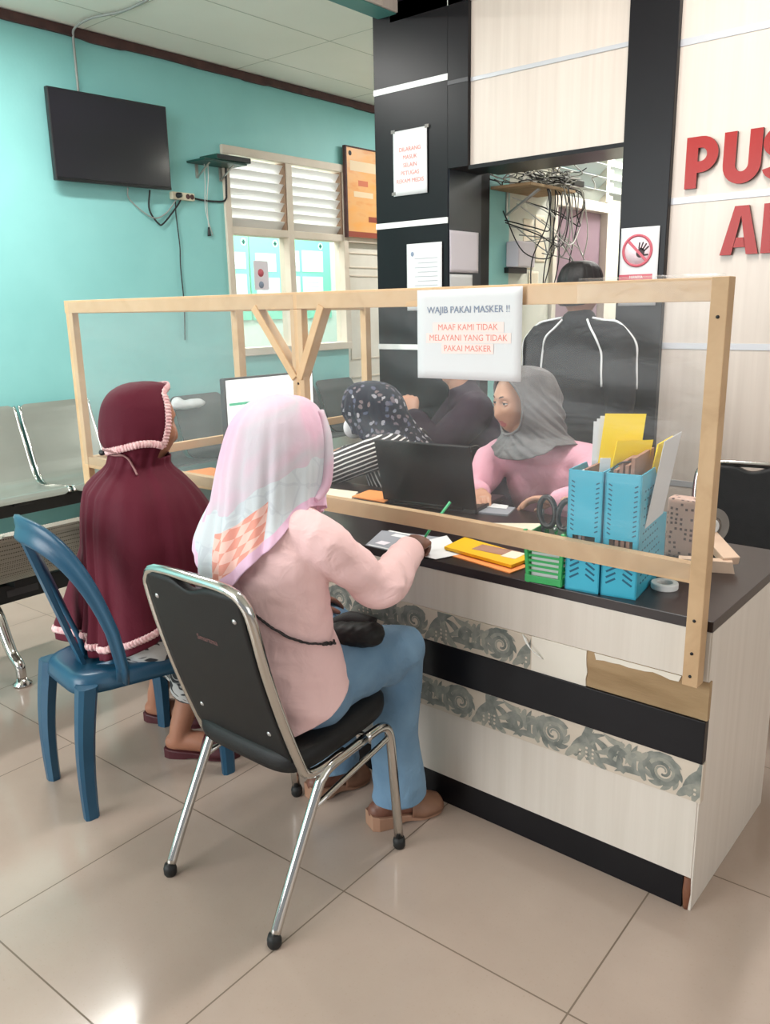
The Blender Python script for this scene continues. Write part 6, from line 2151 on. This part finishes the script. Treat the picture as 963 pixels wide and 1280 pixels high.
def hair_cap(c, fwd, s=1.0, label=None):
    z0 = c[2]
    return Drape(fwd, [(z0 - .2, c[0], c[1]), (z0 + .2, c[0], c[1])],
                 [(z0 + .128 * s, 0, 0, 0, 0), (z0 + .126 * s, .03, .035, .03, .03), (z0 + .115 * s, .062, .068, .056, .056), (z0 + .09 * s, .088, .094, .074, .074), (z0 + .05 * s, .098, .110, .084, .084), (z0, .096, .112, .087, .087), (z0 - .04 * s, .09, .100, .082, .082), (z0 - .09 * s, .08, .075, .06, .06)],
                 [(-180, z0 - .055), (-140, z0 - .050), (-110, z0 - .015), (-90, z0 + .010), (-70, z0 + .03), (-40, z0 + .068), (0, z0 + .075), (40, z0 + .068), (70, z0 + .03), (90, z0 + .010), (110, z0 - .015), (140, z0 - .05)],
                 fold=[(z0 - .2, .002), (z0 + .08, .002), (z0 + .13, 0)], seed=1.0)


obj('hair', hair_cap(JT['head'], FT).mesh(90, 50, None, 1.0, .006), M['hair'], thd)

thd.location.x -= .02

# ============ man in the black track jacket at the doorway, back to the desk
FM = V((.08, 1, -.12))
JM = dict(lat=(1, -.05, 0), pel=(-1.185, 1.60, .80), che=(-1.185, 1.615, 1.12), nk=(-1.188, 1.60, 1.315), head=(-1.195, 1.615, 1.447),
          rsh=(-1.015, 1.60, 1.245), rel=(-.955, 1.62, 1.00), rwr=(-.97, 1.76 - .05, .80), lsh=(-1.36, 1.61, 1.245), lel=(-1.42, 1.63, 1.00), lwr=(-1.39, 1.75, .82),
          rhip=(-1.095, 1.60, .79), rkn=(-1.085, 1.615, .44), ran=(-1.08, 1.595, .09), rheel=(-1.08, 1.555, .012), rtoe=(-1.06, 1.70, .006),
          lhip=(-1.275, 1.60, .79), lkn=(-1.285, 1.615, .44), lan=(-1.29, 1.595, .09), lheel=(-1.29, 1.555, .012), ltoe=(-1.30, 1.80, .006))
JM['rtoe'] = (-1.075, 1.79 - .0, .006)
JM['rwr'] = (-1.0, 1.60, .80)
JM['rel'] = (-.965, 1.56, 1.0)
JM['rtoe'] = (-1.10, 1.70, .006)
mb = skeleton_to(MB(), JM)
head_to(mb, JM['head'], FM, UP, 1.0, True)
hand_to(mb, JM['rwr'], (.0, .3, -.9), (-1, 0, 0), -1, 1.0); hand_to(mb, JM['lwr'], (.1, .3, -.9), (1, 0, 0), 1, 1.0)
man = person('man in black track jacket with white piping standing at the doorway, back turned', mb, .0055, M['skin'])
obj('hair', hair_cap(JM['head'], FM).mesh(110, 60, None, 1.0, .006), M['hair'], man)
mb = MB()
mb.limb([(-1.185, 1.60, .74), (-1.185, 1.605, .88), (-1.185, 1.615, 1.10), (-1.186, 1.608, 1.24), (-1.188, 1.60, 1.315)], [(.178, .125), (.17, .12), (.185, .125), (.15, .098), (.078, .072)], (1, -.05, 0), 28)
for s in 'rl':
    sh, el, wr = V(JM[s + 'sh']), V(JM[s + 'el']), V(JM[s + 'wr'])
    mb.limb([(-1.187, 1.605, 1.235), sh, sh.lerp(el, .5), el], [.092, .078, .070, .062]); mb.limb([el, el.lerp(wr, .92)], [.06, .045])
mb.limb([(-1.188, 1.60, 1.285), (-1.189, 1.603, 1.312)], [.076, .068])
jk = wrinkle(fuse(mb, .0085, 5), folds(.006, 6, 1, 1, .6, 12))
BM = BVHTree.FromPolygons([v.co.copy() for v in jk.vertices], [p.vertices[:] for p in jk.polygons])
obj('jacket', jk, M['black_jacket'], man)
for s in (-1, 1):
    path = [(s * .055, 1.335), (s * .085, 1.30), (s * .118, 1.26), (s * .140, 1.20), (s * .148, 1.13), (s * .150, 1.06)]
    pts = []
    for x, z in path:
        h = BM.ray_cast(V((-1.187 + x, .9, z)), V((0, 1, 0)))
        pts.append(h[0] + h[1] * .002 if h[0] is not None else V((-1.187 + x, 1.5, z)))
    obj('piping', MB().tube(pts, .0048, 8, 6), M['piping'], man)
    pts = []
    for x, y, z in ((.075, 1.60, 1.345), (.13, 1.60, 1.33), (.19, 1.60, 1.315), (.25, 1.61, 1.24), (.27, 1.615, 1.16), (.285, 1.62, 1.05)):
        l_, n_, i_, d_ = BM.find_nearest(V((-1.187 + s * x, y - .02, z)))
        pts.append(l_ + n_ * .002)
    obj('piping', MB().tube(pts, .0048, 8, 6), M['piping'], man)
mb = MB(); mb.limb([(-1.275, 1.60, .78), (-1.095, 1.60, .78)], [.115, .115])
for s in 'rl':
    hp, kn, an = V(JM[s + 'hip']), V(JM[s + 'kn']), V(JM[s + 'an'])
    mb.limb([hp, kn], [.092, .07]); mb.limb([kn, an], [.07, .062])
obj('trousers', fuse(mb, .012, 4), M['black_cloth'], man)
man.location.x += .035
# ------------------------------------------------------------------ light and camera
lamp(-.55, .40, 3.22, 1.2, math.radians(90), 'white tube lamp on the front ceiling above the desk')
lamp(-3.45, .10, 3.08, 1.2, math.radians(90), 'white tube lamp on the ceiling by the teal wall')
lamp(-3.3, 4.6, 3.08, 1.2, math.radians(90), 'added tube lamp on the ceiling brightening the door beyond the black column')  # lamp body added to go with the far fill light
lamp(-1.5, 3.6, 2.75, 1.2, 0, 'white tube lamp on the ceiling of the inner room')


def area(name, loc, rot, sx, sy, power, col=(1, 1, 1)):
    l = bpy.data.lights.new(name, 'AREA'); l.shape = 'RECTANGLE'; l.size = sx; l.size_y = sy; l.energy = power; l.color = col
    o = bpy.data.objects.new(name, l); COL.objects.link(o); o.location = loc; o.rotation_euler = rot
    return o


area('desk_tube_light', (-.55, .40, 3.12), (0, 0, 0), .16, 1.2, 44, (1, .98, .95))
area('wall_tube_light', (-3.45, .10, 2.98), (0, 0, 0), .16, 1.2, 60, (1, .98, .95))
area('far_fill_light', (-3.3, 4.6, 2.98), (0, 0, 0), .16, 1.2, 42, (1, .98, .95))  # added light, brightens the white door at the far end
area('inner_tube_light', (-1.5, 3.6, 2.66), (0, 0, 0), 1.2, .16, 55, (1, .98, .95))
area('corridor_ambient_fill', (-5.3, 3.6, 2.95), (0, math.radians(-18), 0), 1.1, 4.0, 190, (1, 1, 1))  # area light added under the corridor ceiling as ambient fill
# daylight from the open front of the hall, behind and to the left of the camera
area('entrance_daylight', (-2.6, -4.6, 1.9), (math.radians(84), 0, math.radians(6)), 3.2, 2.4, 205, (.97, .99, 1))
area('side_daylight', (3.9, -1.2, 1.9), (math.radians(86), 0, math.radians(90)), 4.0, 2.4, 45, (1, .985, .97))

wd_ = bpy.data.worlds.new('World'); scene.world = wd_; wd_.use_nodes = True
bg = wd_.node_tree.nodes['Background']
bg.inputs[0].default_value = (.92, .96, 1.0, 1); bg.inputs[1].default_value = 0.40

cam = bpy.data.cameras.new('camera'); co = bpy.data.objects.new('camera', cam); COL.objects.link(co)
yaw, pit, rol = -.6997, .2441, .0193
fw = V((math.sin(yaw) * math.cos(pit), math.cos(yaw) * math.cos(pit), -math.sin(pit)))
rt = V((math.cos(yaw), -math.sin(yaw), 0)); dn = fw.cross(rt)
r2 = rt * math.cos(rol) + dn * math.sin(rol); d2 = -rt * math.sin(rol) + dn * math.cos(rol)
mw = Matrix((r2, -d2, -fw)).transposed().to_4x4(); mw.translation = (.52678, -1.71759, 1.4)
co.matrix_world = mw
cam.sensor_fit = 'VERTICAL'; cam.sensor_height = 24.0; cam.sensor_width = 24.0
cam.lens = 24.0 * 1026.4 / 1280.0
cam.clip_start = 0.05; cam.clip_end = 60
scene.camera = co
vs = scene.view_settings
vs.view_transform = 'Standard'; vs.look = 'None'; vs.exposure = 0.0; vs.gamma = 1.0; vs.use_curve_mapping = False
scene.cycles.max_bounces = 10
scene.cycles.transparent_max_bounces = 16
scene.cycles.use_denoising = True
